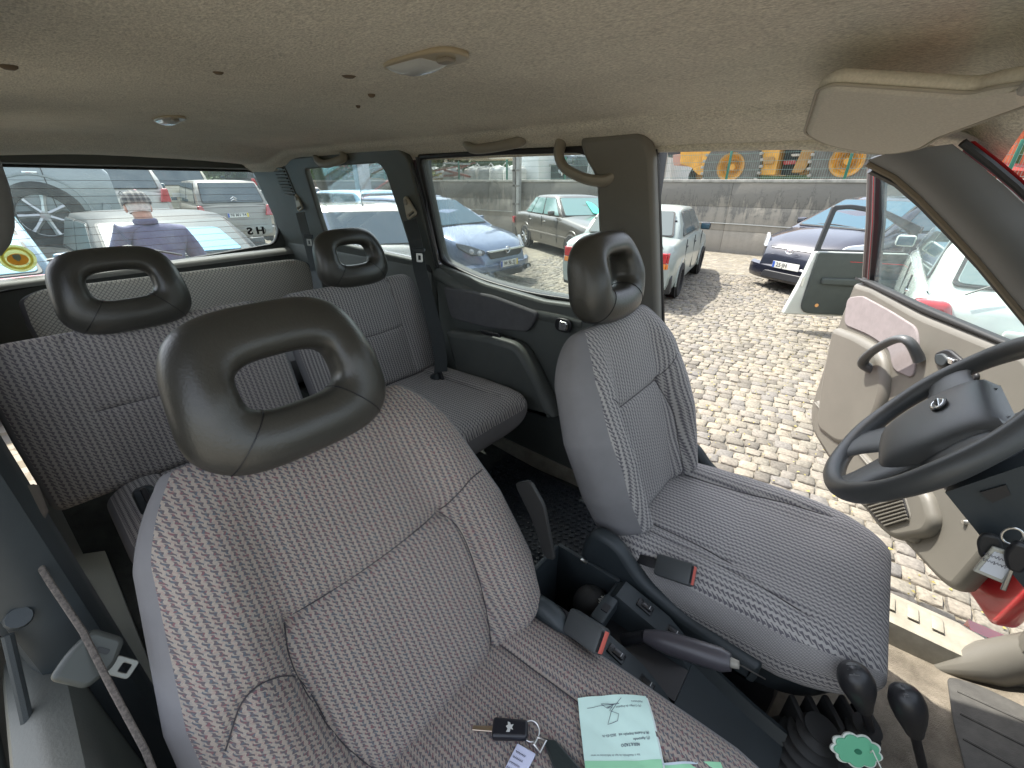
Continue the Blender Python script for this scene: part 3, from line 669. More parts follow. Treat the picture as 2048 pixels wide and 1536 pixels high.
def headrest(root, O, Lx, Fx, w=.145, h=.10, hw=.062, hh=.030, d=.045, up=.012, m_=None):
    O, Lx, Fx = V(O), V(Lx).normalized(), V(Fx).normalized(); Y = V((0, 1, 0))
    def cen(th, ph, out=0):
        ct, st = math.cos(th), math.sin(th)
        e = 2/3.5
        oy, ol = math.copysign(abs(ct)**e, ct)*w, math.copysign(abs(st)**e, st)*h
        oy *= 1-.10*smooth01((ol/h+.6)/1.6)+.0
        e2 = 2/3.3
        iy, il = math.copysign(abs(ct)**e2, ct)*hw, math.copysign(abs(st)**e2, st)*hh+up
        k = .5-.5*math.cos(ph)        # 0 inner .. 1 outer
        y, l = iy+(oy-iy)*k, il+(ol-il)*k
        dd = d*(1+.10*(1-abs(st)))*(1-.22*smooth01((l/h)))
        f = dd*math.copysign(abs(math.sin(ph))**.75, math.sin(ph))
        f += -.18*max(0, l)*(1)-1.1*y*y      # slight wrap back at the ears and lean at the top
        cy_, cl = (iy+oy)/2, (il+ol)/2
        if out:
            v_ = V((y-cy_, l-cl, f)).normalized()*out; y += v_.x; l += v_.y; f += v_.z
        return O+Y*y+Lx*l+Fx*f
    o = MB().grid(lambda a, b: cen(2*math.pi*a, 2*math.pi*b), 72, 40, cu=True, cv=True).build('headrest', m_ or M_vinyl, root)
    for th in (R(-52), R(-128)):
        pts = [cen(th, 2*math.pi*i/30, .0004) for i in range(30)]
        MB().tube(pts, .0011, 5, closed=True).build('seam', M_blk, o)
    return o

def bottom_axes(th):
    return V((-math.sin(th), 0, math.cos(th))), V((math.cos(th), 0, math.sin(th)))

# ---- front passenger seat, nearest the camera
ps = empty('front_seat', (-.2, -.355, .46), 0, 'front passenger seat nearest the camera, patterned cloth, keys and papers on its cushion', 'seat', 'front seats')
L1, F1 = bottom_axes(R(33))
seamsP = [([(-.135, .275), (-.05, .268), (.05, .268), (.135, .275)], .008), ([(-.135, .275), (-.15, .22), (-.14, .10), (-.11, .0)], .009), ([(.135, .275), (.15, .22), (.14, .10), (.11, .0)], .009),
          ([(-.24, .20), (-.21, .235), (-.18, .235), (-.15, .20), (-.142, .12)], .006), ([(.24, .30), (.19, .30), (.135, .275)], .003)]
pad(ps, (-.340, -.346, .80), L1, F1, [(0, .258), (.10, .286), (.24, .280), (.42, .243), (.50, .208)], .515, .035, .06, .045, .085, seamsP, M_fab, M_trim, ('backrest_cover', 'backrest_side'), bolt=[(0, .8), (.2, 1), (.38, .7), (.48, .2)], dish=.0)
Lh, Fh = bottom_axes(R(22))
headrest(ps, (-.610, -.352, 1.312), Lh, Fh, w=.150, h=.116, hw=.068, hh=.036, d=.042, up=.0)
Lc, Fc = V((1, 0, .10)), V((-.10, 0, 1))
seamsC = [([(-.135, .0), (-.14, .25), (-.15, .52)], .006), ([(.135, .0), (.14, .25), (.15, .52)], .006)]
pad(ps, (-.40, -.355, .765), Lc, Fc, [(0, .245), (.25, .25), (.45, .245), (.60, .215)], .60, .055, .09, .018, .09, seamsC, M_fab, M_trim, ('cushion_cover', 'cushion_side'), bolt=[(0, 1), (.4, 1), (.55, .3)])
MB().box((-.10, -.355, .60), (.46, .42, .20), bev=.03).build('seat_base', M_con, ps)

# ---- driver's seat
dsx = empty('front_seat', (-.05, .36, .46), 0, 'driver seat in front of the steering wheel, grey side cloth, next to the open door', 'seat', 'front seats')
L2, F2 = bottom_axes(R(19))
seamsD = [([(-.12, .30), (0, .30), (.12, .30)], .006), ([(-.12, .30), (-.14, .18), (-.12, .0)], .009), ([(.12, .30), (.14, .18), (.12, .0)], .009), ([(.12, .30), (.19, .36)], .003), ([(-.12, .30), (-.19, .36)], .003)]
pad(dsx, (-.295, .36, .80), L2, F2, [(0, .20), (.12, .240), (.27, .262), (.40, .246), (.50, .195)], .50, .035, .065, .060, .09, seamsD, M_fab2, M_trim, ('backrest_cover', 'backrest_side'), split=.86, bolt=[(0, .9), (.2, 1), (.38, .6), (.48, .1)])
Lh, Fh = bottom_axes(R(10))
headrest(dsx, (-.468, .362, 1.372), Lh, Fh, w=.132, h=.104, hw=.058, hh=.038, d=.042)
seamsE = [([(-.135, .05), (-.145, .25), (-.17, .44)], .007), ([(.135, .05), (.145, .25), (.17, .44)], .007), ([(-.135, .27), (0, .272), (.135, .27)], .002), ([(-.10, .0), (-.105, .2), (-.12, .3)], .004)]
pad(dsx, (-.345, .36, .755), V((1, 0, .07)), V((-.07, 0, 1)), [(0, .235), (.25, .252), (.42, .25), (.56, .215)], .565, .055, .09, .022, .12, seamsE, M_fab2, M_fab2, ('cushion_cover', 'cushion_side'), bolt=[(0, 1), (.35, 1), (.5, .3)])
def skirt(root, cx, cyy, z0, z1, L, W, mt):
    rings = []
    for z, k in ((z0, .90), (z0+.03, .94), (z1-.03, 1.0), (z1, 1.0), (z1+.006, .985), (z1+.006, .9)):
        rings.append([V((cx+x*k, cyy+y*k, z+.07*(x+.2))) for x, y in ell(L/2, W/2, 40, e=3.4)])
    return MB().loft(rings).build('seat_skirt', mt, root)
skirt(dsx, -.065, .372, .60, .735, .57, .462, M_con)
MB().box((-.1, .36, .52), (.40, .34, .16), bev=.02).build('seat_base', M_blk, dsx)
# recliner covers at the hinge
def recl(y, root):
    q = [(-.345, .80), (-.32, .865), (-.255, .86), (-.20, .80), (-.10, .765), (.05, .755), (.05, .70), (-.30, .70), (-.345, .75)]
    return plate('recliner_cover', [roundpoly(q, [.04, .04, .03, .05, .03, .01, .01, .03, .03])], .036, .016, Plane((0, y, 0), (1, 0, 0), (0, 0, 1)), M_con, root)
recl(.112, dsx); recl(.615, dsx); recl(-.12, ps); recl(-.60, ps)
M_brt = mat('release_red', (.60, .13, .10), .4)
def buckle(root, at, ax, up_, sz=1.):
    a, u_ = V(ax).normalized(), V(up_); u_ = (u_-a*u_.dot(a)).normalized(); s = a.cross(u_)
    Rm = Matrix((a, s, u_)).transposed(); o = V(at)
    b_ = MB().box(o, (.085*sz, .046*sz, .028*sz), rot=Rm, bev=.006).build('buckle', mat('buckle_grey', (.055, .06, .062), .5, bump=.15, bscale=600), root)
    p = Plane(o+a*.0428*sz, s, u_)
    MB().box(o+a*.0405*sz-u_*.0*sz, (.006, .038*sz, .013*sz), rot=Rm, bev=.002).build('release_button', M_brt, b_)
    text('lettering', 'PRESS', .0085*sz, Plane(o+a*.0436*sz, s*1, u_), 0, 0, mat('lettering_dark', (.25, .03, .03), .5), b_, lift=.0006)
    MB().box(o+a*.0425*sz+u_*.0105*sz, (.003, .034*sz, .004*sz), rot=Rm).build('slot', M_blk, b_)
    MB().box(o-a*.085*sz, (.10*sz, .022*sz, .005), rot=Rm, bev=.001).build('stalk', M_blk, b_)
    return b_
bp_ = P(1350, 1140, 'z', .845); buckle(dsx, bp_, RT*.66+UP*.05-FW*.8, -FW*.8-RT*.5+UP*.5, .95)
bp_ = P(1172, 1262, 'z', .862); buckle(ps, bp_, RT*.62-UP*.02-FW*.85, -FW*.8-RT*.5+UP*.5, .95)

# ---- second row: a split bench, two backs and two cushions
def bench(label, y0, y1, hx, hy, cush, hr_rot=12):
    r = empty('rear_seat', (-1.3, (y0+y1)/2, .46), 0, label, 'seat', 'second-row seats')
    Lb, Fb = bottom_axes(R(19)); W = (y1-y0)/2; yc = (y0+y1)/2
    sm = [([(-W*.5, .42), (-W*.52, .2), (-W*.5, 0)], .006), ([(W*.5, .42), (W*.52, .2), (W*.5, 0)], .006), ([(-W*.5, .22), (0, .215), (W*.5, .22)], .006)]
    pad(r, (-1.43, yc, .80), Lb, Fb, [(0, W*.97), (.2, W*.985), (.36, W*.98), (.43, W*.95)], .435, .035, .055, .006, .05, sm, M_fab2 if hy > 0 else M_fab2b, M_trim, ('backrest_cover', 'backrest_side'), split=.965, nu=60, uoff=yc)
    Lh, Fh = bottom_axes(R(hr_rot)); headrest(r, (hx, hy, 1.305), Lh, Fh, w=.148, h=.112, hw=.068, hh=.038, d=.040)
    if cush:
        Wc = (cush[1]-cush[0])/2
        pad(r, (-1.42, (cush[0]+cush[1])/2, .765), V((1, 0, .06)), V((-.06, 0, 1)), [(0, Wc), (.3, Wc), (.44, Wc*.96), (.60, Wc*.85)], cush[2], .05, .10, .012, .07, [([(-Wc*.55, 0), (-Wc*.55, .5)], .004), ([(Wc*.55, 0), (Wc*.55, .5)], .004)], M_fab2, M_trim, ('cushion_cover', 'cushion_side'), split=.95, nu=50)
    return r
M_fab2b = fabric_mat('seat_fabric_rear', (.40, .37, .34), (.15, .135, .15), None, pu=.0135, pv=.0112)
rsl = bench('second-row seat at the left edge, its looped headrest in front of the rear window', -.70, -.015, -1.555, -.375, (-.60, -.03, .50))
rsr = bench('second-row seat crossed by a hanging belt, next to the rear door', .0, .60, -1.575, .335, (.02, .615, .56))
def belt_hub(root, p, d=(0, 0, 1)):
    b_ = MB().box(p, (.05, .045, .10), rot=Matrix.Rotation(R(-20), 3, 'Y'), bev=.014).build('buckle', M_con, root)
    MB().box(V(p)+V((.02, 0, .03)), (.022, .012, .06), rot=Matrix.Rotation(R(-20), 3, 'Y'), bev=.003).build('slot', M_blk, b_)
belt_hub(rsr, P(878, 768, 'x', -1.28)); belt_hub(rsl, P(300, 1010, 'x', -1.22))

# ---- third row bench in pale diamond cloth
def diamond():
    mt = mat('diamond_cloth', (.74, .70, .61), .95, spec=.1); N, L = nodes_of(mt); b = N['Principled BSDF']
    uv = N.new('ShaderNodeUVMap'); sp = N.new('ShaderNodeSeparateXYZ'); L.new(uv.outputs[0], sp.inputs[0]); M = lambda *a: math_node(N, L, *a)
    a = M('FRACT', M('DIVIDE', M('ADD', sp.outputs[0], sp.outputs[1]), .017)); c_ = M('FRACT', M('DIVIDE', M('SUBTRACT', sp.outputs[0], sp.outputs[1]), .017))
    k = M('MAXIMUM', M('LESS_THAN', a, .2), M('LESS_THAN', c_, .2))
    mx = N.new('ShaderNodeMix'); mx.data_type = 'RGBA'; mx.inputs[6].default_value = (.74, .70, .61, 1); mx.inputs[7].default_value = (.34, .32, .28, 1); L.new(k, mx.inputs[0]); L.new(mx.outputs[2], b.inputs['Base Color'])
    bp = N.new('ShaderNodeBump'); bp.inputs['Distance'].default_value = .002; L.new(M('MULTIPLY', k, -1), bp.inputs['Height']); L.new(bp.outputs[0], b.inputs['Normal'])
    return mt
tr = empty('third_row_bench', (-2.4, 0, .5), 0, 'pale rearmost bench seat below the rear window, its top edge in sunlight', 'seat')
Lb, Fb = bottom_axes(R(14))
pad(tr, (-2.60, .045, .73), Lb, Fb, [(0, .62), (.3, .63), (.4, .62), (.44, .60)], .435, .05, .08, 0, .055, [([(0, 0), (0, .44)], .005)], diamond(), M_trim, ('backrest_cover', 'backrest_side'), split=.975, nu=70)
MB().box((-2.15, 0, .76), (.42, 1.08, .14), bev=.04).build('cushion', M_trim, tr)

# ---- belts hanging on the driver's side
def strap(root, pts, wdt=.045, t=.0022, side=(1, 0, 0), m_=None, nm='webbing', twist=None):
    pts = [V(p) for p in pts]; rings = []
    for i, p in enumerate(pts):
        a, b = pts[max(0, i-1)], pts[min(len(pts)-1, i+1)]; tg = (b-a).normalized(); s = V(twist[i] if twist else side); s = (s-tg*s.dot(tg)).normalized(); n_ = tg.cross(s)
        rings.append([p+s*wdt/2+n_*t, p+s*wdt/2-n_*t, p-s*wdt/2-n_*t, p-s*wdt/2+n_*t])
    return MB().loft(rings).build(nm, m_ or M_belt, root, smooth=False)
M_anch = mat('anchor_cream', (.42, .38, .31), .45)
def dring(root, p, ang=25):
    pp = Plane(p, (math.cos(R(ang)), 0, math.sin(R(ang))), (-math.sin(R(ang)), 0, math.cos(R(ang))))
    if pp.n.y > 0: pp = Plane(p, pp.ex*-1, pp.ey)
    d_ = plate('belt_anchor', [roundpoly([(-.012, .045), (.012, .045), (.034, -.03), (.03, -.042), (-.03, -.042), (-.034, -.03)], [.01, .01, .012, .008, .008, .012]), roundpoly([(-.024, -.024), (.024, -.024), (.024, -.032), (-.024, -.032)], .003)], .012, .005, pp, M_anch, root)
    MB().lathe([(0, .012), (.011, .011), (.013, 0)], pp.at(0, .022, .0), pp.n, 12).build('anchor_bolt', M_han, d_); return d_
def tongue(root, p, ax=(0, 0, -1), sd=(1, 0, 0), s=1):
    a, x = V(ax).normalized(), V(sd).normalized(); pp = Plane(p, x, a*-1)
    t_ = plate('belt_tongue', [roundpoly([(-.032*s, .014*s), (.032*s, .014*s), (.030*s, -.010*s), (-.030*s, -.010*s)], .008)], .014, .005, pp, M_con, root)
    plate('tongue_plate', [roundpoly([(-.016*s, -.008*s), (.016*s, -.008*s), (.016*s, -.050*s), (-.016*s, -.050*s)], .006), roundpoly([(-.007*s, -.020*s), (.007*s, -.020*s), (.007*s, -.040*s), (-.007*s, -.040*s)], .002)], .003, .001, pp, M_steel, t_); return t_
b1 = empty('seat_belt', P(815, 410, 'y', .64), 0, 'dark seat belt from the cream anchor beside the rear door window, crossing the second-row seat', 'seat belt', 'hanging seat belts')
a0 = P(818, 415, 'y', .60); dring(b1, a0)
mid = [P(820, 440, 'y', .592), P(830, 480, 'y', .585), P(840, 540, 'y', .58), P(856, 600, 'x', -1.43), P(874, 670, 'x', -1.37), P(882, 720, 'x', -1.33), P(880, 775, 'x', -1.29)]
strap(b1, mid, .055, side=RT); tongue(b1, P(838, 502, 'y', .575), (.1, -.1, -1), (.9, .4, 0), .9)
b2 = empty('seat_belt', P(598, 400, 'y', .64), 0, 'grey seat belt hanging from its anchor on the luggage-area trim beside the rear window', 'seat belt', 'hanging seat belts')
dring(b2, P(597, 405, 'y', .61), 15)
strap(b2, [P(600, 425, 'y', .60), P(608, 455, 'y', .598), P(616, 485, 'y', .595), P(630, 540, 'y', .59), P(640, 600, 'x', -2.25)], .05, side=(.8, .5, 0), m_=mat('belt_webbing_grey', (.10, .115, .12), .7, bump=.4, bscale=900)); tongue(b2, P(617, 474, 'y', .588), (.1, -.1, -1), (.9, .4, 0), .95)

# ---- passenger's own belt, seen edge-on at the lower left
b3 = empty('seat_belt', (-.62, -.64, 1.2), 0, 'twisted passenger seat belt running down beside the near seat with its grey tongue', 'seat belt', 'hanging seat belts')
q3 = [P(45, 1075, 'x', -.62), P(100, 1165, 'x', -.58), P(165, 1262, 'x', -.53), P(220, 1370, 'x', -.48), P(290, 1500, 'x', -.43), P(330, 1600, 'x', -.40)]
MB().tube(q3, .0030, 8, flat=.6).build('webbing', mat('belt_rope', (.10, .085, .075), .8, noise_amt=.5, nscale=300, bump=.6, bscale=500), b3)
tp = P(185, 1318, 'x', -.515); ta = (P(280, 1335, 'x', -.50)-P(190, 1310, 'x', -.515)).normalized(); tb_ = (P(150, 1230, 'x', -.54)-P(210, 1400, 'x', -.49)); tb_ = (tb_-ta*tb_.dot(ta)).normalized()
TPp = Plane(tp, ta, tb_)
if TPp.n.dot(CAM-tp) < 0: TPp = Plane(tp, ta, tb_*-1)
tg_ = plate('belt_tongue', [roundpoly([(-.022, -.024), (.013, -.024), (.022, .0), (.014, .024), (-.019, .024), (-.024, 0)], .007)], .012, .005, TPp, mat('tongue_grey', (.05, .055, .05), .4), b3)
plate('tongue_plate', [roundpoly([(.018, -.009), (.042, -.009), (.042, .009), (.018, .009)], .004), roundpoly([(.028, -.004), (.037, -.004), (.037, .004), (.028, .004)], .0015)], .003, .001, TPp, mat('dull_steel', (.22, .22, .20), .4, metal=.6), tg_)
plate('tongue_slot', [roundpoly([(-.004, .006), (.008, .006), (.008, .011), (-.004, .011)], .002)], .0008, .0002, TPp, M_blk, tg_, lift=.0062)
MB().tube([P(-10, 1010, 'x', -.64), P(30, 1050, 'x', -.62), P(40, 1085, 'x', -.61)], [.035, .026, .012], 12, flat=.6).build('belt_guide', mat('guide_brown', (.13, .11, .095), .5), b3)
gp = [P(x, y, 'x', -.60) for x, y in ((-20, 1165), (20, 1180), (50, 1190), (70, 1235), (45, 1275), (-20, 1270))]
MB().poly(gp); pb_ = MB().loft([gp, [q+V((-.02, -.01, 0)) for q in gp]]).build('belt_bracket', M_con, b3)
MB().tube([P(38, 1235, 'x', -.597), P(38, 1235, 'x', -.585)], [.012, .010], 12).build('bracket_bolt', M_con, pb_)
MB().tube([P(15, 1270, 'x', -.59), P(45, 1400, 'x', -.56), P(80, 1560, 'x', -.52)], .005, 8).build('webbing', M_belt, b3)
# passenger-side head of the belt pillar, at the upper left edge
pc = P(-255, 290, 'x', -.60)
MB().grid(lambda a, b: pc+V((.035*math.cos(2*math.pi*a)*math.sin(math.pi*b)**.6, .062*math.sin(2*math.pi*a)*math.sin(math.pi*b)**.6, .092*math.cos(math.pi*b))), 24, 16, cu=True).build('belt_height_cover', M_apil, suv)

# ================================================================== centre console
con = empty('centre_console', (-.1, .02, .5), 0, 'dark grey centre console between the front seats with handbrake, window switches and open storage box', 'console')
# storage box behind the switches: open-topped
def cbox(x0, x1, y0, y1, z0, z1, t=.012):
    m_ = MB()
    m_.box(((x0+x1)/2, y0, (z0+z1)/2), (x1-x0, t, z1-z0), bev=.004); m_.box(((x0+x1)/2, y1, (z0+z1)/2), (x1-x0, t, z1-z0), bev=.004)
    m_.box((x0, (y0+y1)/2, (z0+z1)/2), (t, y1-y0-t, z1-z0), bev=.004); m_.box((x1, (y0+y1)/2, (z0+z1)/2), (t, y1-y0-t, z1-z0), bev=.004)
    m_.box(((x0+x1)/2, (y0+y1)/2, z0), (x1-x0, y1-y0, t)); return m_
cbox(-.400, -.235, -.098, .088, .55, .775).build('storage_box', M_con, con)
# console body with sloping switch rails on each side of the handbrake slot
S0, S1 = -.235, -.055
def rail(y0, y1):
    return MB().loft([[V((x, y0, .5)), V((x, y0, z-.012)), V((x, y0+.006, z)), V((x, y1-.006, z)), V((x, y1, z-.012)), V((x, y1, .5))] for x, z in ((S0, .775), (S0+.015, .790), (-.12, .765), (S1-.02, .735), (S1, .715))])
rail(-.098, -.038).build('switch_rail', M_con, con); rail(.030, .088).build('switch_rail', M_con, con)
MB().box((-.145, -.004, .62), (.18, .07, .2)).build('brake_slot_floor', M_blk, con)
MB().box((-.225, -.004, .775), (.03, .07, .03), bev=.006).build('bridge', M_con, con)
MB().box((-.222, -.004, .791), (.014, .018, .002)).build('blank_switch', M_blk, con)
for yc, dz in ((-.066, 0), (.060, 0)):
    for x in (-.165, -.105):
        z = interp([(-.22, .790), (-.12, .765), (-.075, .735)], x)+.001
        rt_ = Matrix.Rotation(R(16), 3, 'Y')
        s_ = MB().box((x, yc, z), (.034, .020, .006), rot=rt_, bev=.002).build('switch_frame', M_blk, con)
        MB().box((x+.004, yc, z+.004), (.022, .012, .006), rot=Matrix.Rotation(R(4), 3, 'Y'), bev=.002).build('rocker', mat('rocker_dark', (.03, .03, .032), .3), s_)
        MB().box((x+.010, yc, z+.0072), (.001, .008, .0008), rot=rt_).build('marking', mat('marking_white', (.6, .6, .6), .5), s_)
# tray in front of the slot running down to the levers
MB().loft([[V((x, -.098, .45)), V((x, -.098, z)), V((x, -.083, z+.004)), V((x, -.073, z-.02)), V((x, .068, z-.02)), V((x, .078, z+.004)), V((x, .088, z)), V((x, .088, .45))] for x, z in ((-.055, .715), (-.02, .70), (.06, .67), (.12, .655))]).build('console_front', M_con, con)
# handbrake
hb0, hb1 = P(1290, 1272, 'z', .80), P(1462, 1325, 'z', .845)
hbm = [hb0.lerp(hb1, t) for t in (0, .15, .3, .6, .9, 1.0)]
hb = MB().tube(hbm, [.011, .016, .0185, .019, .018, .013], 16, flat=1.1).build('handbrake', mat('handbrake_grip', (.06, .055, .062), .35, bump=.15, bscale=500), con)
MB().tube([hb1, hb1+(hb1-hb0).normalized()*.012], [.008, .0065], 12).build('release_button', M_han, hb)
MB().tube([hb0-(hb1-hb0)*.25+V((0, 0, -.03)), hb0], [.012, .010], 10).build('lever', M_blk, hb)
MB().tube([P(1480, 1330, 'z', .80), P(1530, 1358, 'z', .74)], .0014, 6).build('seat_wire', M_steel, con)
# rubber gaiters and gear levers
def gaiter(c_, r0, r1, h, n_=5, nm='gaiter'):
    pr_ = []
    for i in range(n_*6+1):
        t = i/(n_*6); pr_.append((r0+(r1-r0)*t+.010*(1-t*.5)*math.cos(t*n_*2*math.pi), h*t))
    return MB().lathe(pr_+[(0, h)], c_, (.1, 0, 1), 24).build(nm, M_rub, con)
def lever(pxk, zt, base, rk=.027, marks='5'):
    k = P(*pxk, 'z', zt); b = V(base); ax = (k-b).normalized()
    l_ = MB().tube([b, k-ax*.06], .0075, 10).build('gear_lever', M_blk, con)
    prof = [(.0, -.075), (.013, -.074), (.016, -.055), (.021, -.030), (rk*.98, -.005), (rk, .012), (rk*.86, .030), (rk*.5, .040), (0, .043)]
    kn = MB().lathe(prof, k, ax, 28).build('knob', mat('knob_black', (.022, .022, .024), .38, bump=.2, bscale=500), l_)
    # engraved shift pattern on the crown
    pp = Plane(k+ax*.0405, (0, -1, 0), V((1, 0, .1))); pp = Plane(k+ax*.0405, V((.3, -1, 0))-ax*V((.3, -1, 0)).dot(ax), ax.cross(V((.3, -1, 0))))
    mk = mat('engraving', (.12, .12, .12), .5)
    if marks == '5':
        for a in (-.008, 0, .008): MB().box(pp.at(a, 0, .0006), (.0012, .014, .001), rot=Matrix((pp.ex, pp.ey, pp.n)).transposed()).build('shift_marking', mk, l_)
        MB().box(pp.at(0, 0, .0008), (.017, .0012, .001), rot=Matrix((pp.ex, pp.ey, pp.n)).transposed()).build('shift_marking', mk, l_)
    else: text('shift_marking', marks, .009, pp, 0, 0, mk, l_)
    return l_
gaiter((.150, .10, .60), .052, .022, .10); gaiter((.215, .165, .60), .038, .018, .09)
lever((1714, 1368), .815, P(1752, 1500, 'z', .62), .026); lever((1816, 1412), .80, P(1848, 1545, 'z', .62), .0245, '2H 4L')
# black ribbed gaiter boot in front of the tray, seen as upright folds
for i in range(5):
    p = P(1590+i*34, 1440, 'z', .66)
    MB().box((p.x, p.y, p.z-.05), (.012, .06, .16), rot=Matrix.Rotation(R(35), 3, 'Z'), bev=.005).build('boot_fold', M_rub, con)
# air freshener hanging from the lever
fc = P(1712, 1500, 'z', .72); af = empty('air_freshener', fc, 0, 'green and white scalloped air freshener hanging on a white string by the gear lever', 'air freshener')
AP = Plane(fc, (.75, .55, 0), (-.45, .45, .75))
if AP.n.dot(CAM-fc) < 0: AP = Plane(fc, AP.ex*-1, AP.ey)
def flower(k): return [(k*(.034+.005*abs(math.sin(t*4.5)))*math.cos(t), k*(.020+.004*abs(math.sin(t*4.5)))*math.sin(t)) for t in [2*math.pi*i/72 for i in range(72)]]
plate('card_back', [flower(1.08)], .004, .001, AP, mat('card_white', (.72, .75, .68), .5), af)
plate('card_face', [flower(.96)], .004, .001, AP, mat('card_green', (.16, .50, .30), .5), af, lift=.0025)
plate('card_spot', [ell(.006, .004, 16)], .001, .0003, AP, mat('card_dark_green', (.03, .18, .10), .5), af, lift=.005)
MB().tube([AP.at(.02, 0, .004), P(1745, 1500, 'z', .735), P(1762, 1536, 'z', .72), P(1775, 1580, 'z', .70)], .0011, 6).build('string', MATS['card_white'], af)
# rubber mat behind the driver's seat, with raised studs
rmx, rmy = (-1.02, -.42), (.16, .62)
rm = empty('rubber_mat', (-.7, .36, .46), 0, 'black studded rubber mat on the floor behind the driver seat', 'floor mat')
mm_ = MB().grid(lambda a, b: V((rmx[0]+(rmx[1]-rmx[0])*a, rmy[0]+(rmy[1]-rmy[0])*b, .468+.03*smooth01((.26-(rmy[0]+(rmy[1]-rmy[0])*b))/.1))), 30, 20).build('mat_sheet', mat('mat_rubber', (.022, .026, .032), .35), rm)
st = MB(); k = 0
for i in range(27):
    for j in range(21):
        x = rmx[0]+.02+i*.022+(.011 if j % 2 else 0); y = rmy[0]+.02+j*.0215
        if x > rmx[1]-.01: continue
        st.lathe([(.0078, 0), (.0068, .0035), (.003, .0042)], (x, y, .469+.03*smooth01((.26-y)/.1)), (0, 0, 1), 10)
tag(st.build('mat_studs', MATS['mat_rubber'], rm), kind='stuff')
# seat slide / hinge strap beside the passenger seat with holes
sh = plate('seat_slide_cover', [roundpoly(Plane((0, -.06, 0), (1, 0, 0), (0, 0, 1)).px([(1030, 965), (1062, 960), (1090, 1010), (1112, 1120), (1092, 1115), (1062, 1030)]), .012)], .008, .003, Plane((0, -.06, 0), (1, 0, 0), (0, 0, 1)), M_rub, ps)
# driver's foot mat
fm = empty('foot_mat', (.55, .40, .5), 0, 'grey ribbed foot mat on the driver floor at the lower right', 'floor mat')
FMp = Plane((.5, .4, .50), (1, 0, .35), (0, 1, 0))
fmp = FMp.px([(1893, 1352), (1960, 1372), (2060, 1420), (2140, 1460), (2140, 1700), (1960, 1700), (1935, 1560), (1905, 1440)])
plate('mat_sheet', [roundpoly(fmp, .02)], .008, .003, FMp, mat('foot_mat_grey', (.05, .048, .043), .7, noise_amt=.3, nscale=30, bump=.5, bscale=400), fm)
for dy in (0, 45, 95):
    a, b = FMp.px([(1915+dy*.12, 1385+dy)])[0], FMp.px([(2080, 1460+dy*1.1)])[0]
    MB().tube([FMp.at(*a, .004), FMp.at(*b, .004)], .0035, 6).build('mat_rib', MATS['foot_mat_grey'], fm)

# ================================================================== steering wheel
T_ = R(33); sc0 = V((.158, .382, 1.205)); e1 = V((math.sin(T_), 0, math.cos(T_))); e2 = V((0, -1, 0)); sn = e1.cross(e2)*-1
sn = V((-math.cos(T_), 0, math.sin(T_)))
sw = empty('steering_wheel', sc0, 0, 'dark grey steering wheel with padded hub in front of the driver seat', 'steering wheel')
WP = Plane(sc0, e2, e1)                                       # x to the driver's right, y up the wheel
if WP.n.dot(sn) < 0: WP = Plane(sc0, e2*-1, e1)
M_sw = mat('steering_wheel_skin', (.050, .052, .053), .42, noise_amt=.08, bump=.25, bscale=600, bdist=.0006)
Rw = .188
MB().tube([WP.at(Rw*math.cos(t), Rw*math.sin(t)) for t in [2*math.pi*i/96 for i in range(96)]], [.0168+.0014*math.cos(4*t)**2 for t in [2*math.pi*i/96 for i in range(96)]], 16, closed=True).build('rim', M_sw, sw)
# hub pad, domed
def hubf(a, b):
    s, t = -1+2*a, -1+2*b; x, y = s*.110*(1-.20*max(0, -t)), t*.092-.008
    h = (1-abs(s)**2.8)**.6*(1-abs(t)**2.8)**.6
    return WP.at(x, y-.004, -.032+.052*h**.42)
MB().grid(hubf, 34, 30).build('hub_pad', M_sw, sw)
MB().lathe([(.0, -.085), (.055, -.085), (.060, -.04), (.050, -.02)], sc0, sn, 28).build('hub_shroud', M_con, sw)
for sx in (-1, 1):
    for (x0, y0, x1, y1, w0, w1) in ((.075, .010, .178, .030, .058, .034), (.040, -.040, .090, -.160, .062, .040)):
        r_ = [];
        for i in range(9):
            t = i/8; x = x0+(x1-x0)*t; y = y0+(y1-y0)*t; dx, dy = (x1-x0), (y1-y0); l_ = math.hypot(dx, dy); nx, ny = -dy/l_, dx/l_
            ww = (w0+(w1-w0)*math.sin(t*math.pi/2))*(1+.7*(t > .8)*(t-.8)*2+.5*max(0, .25-t)*2); zc = -.018*(1-t)+.000
            r_.append([WP.at(sx*(x+nx*ww*c_), y+ny*ww*c_, zc+.009*s_) for c_, s_ in [(math.cos(q_), math.sin(q_)) for q_ in [2*math.pi*k_/12 for k_ in range(12)]]])
        MB().loft(r_).build('spoke', M_sw, sw)
ew = plate('emblem', [ell(.021, .013, 28)], .004, .0015, Plane(WP.at(0, .020, .0225), WP.ex, WP.ey), mat('emblem_dark', (.02, .02, .02), .3), sw)
plate('emblem_ring', [ell(.0175, .0105, 28), ell(.0145, .0078, 28)], .003, .001, Plane(WP.at(0, .020, .0245), WP.ex, WP.ey), M_chrome, ew)
plate('emblem_bar', [roundpoly([(-.018, -.0032), (.018, -.0032), (.018, .0032), (-.018, .0032)], .001)], .003, .001, Plane(WP.at(0, .020, .0250), WP.ex, WP.ey), M_chrome, ew)
text('emblem_lettering', 'NISSAN', .0062, Plane(WP.at(0, .020, .0268), WP.ex, WP.ey), 0, 0, M_blk, ew)
MB().tube([WP.at(-.100+.004*math.cos(t), .012+.005*math.sin(t), .0035) for t in [i*.55 for i in range(9)]], .0006, 5).build('horn_mark', M_blk, sw)
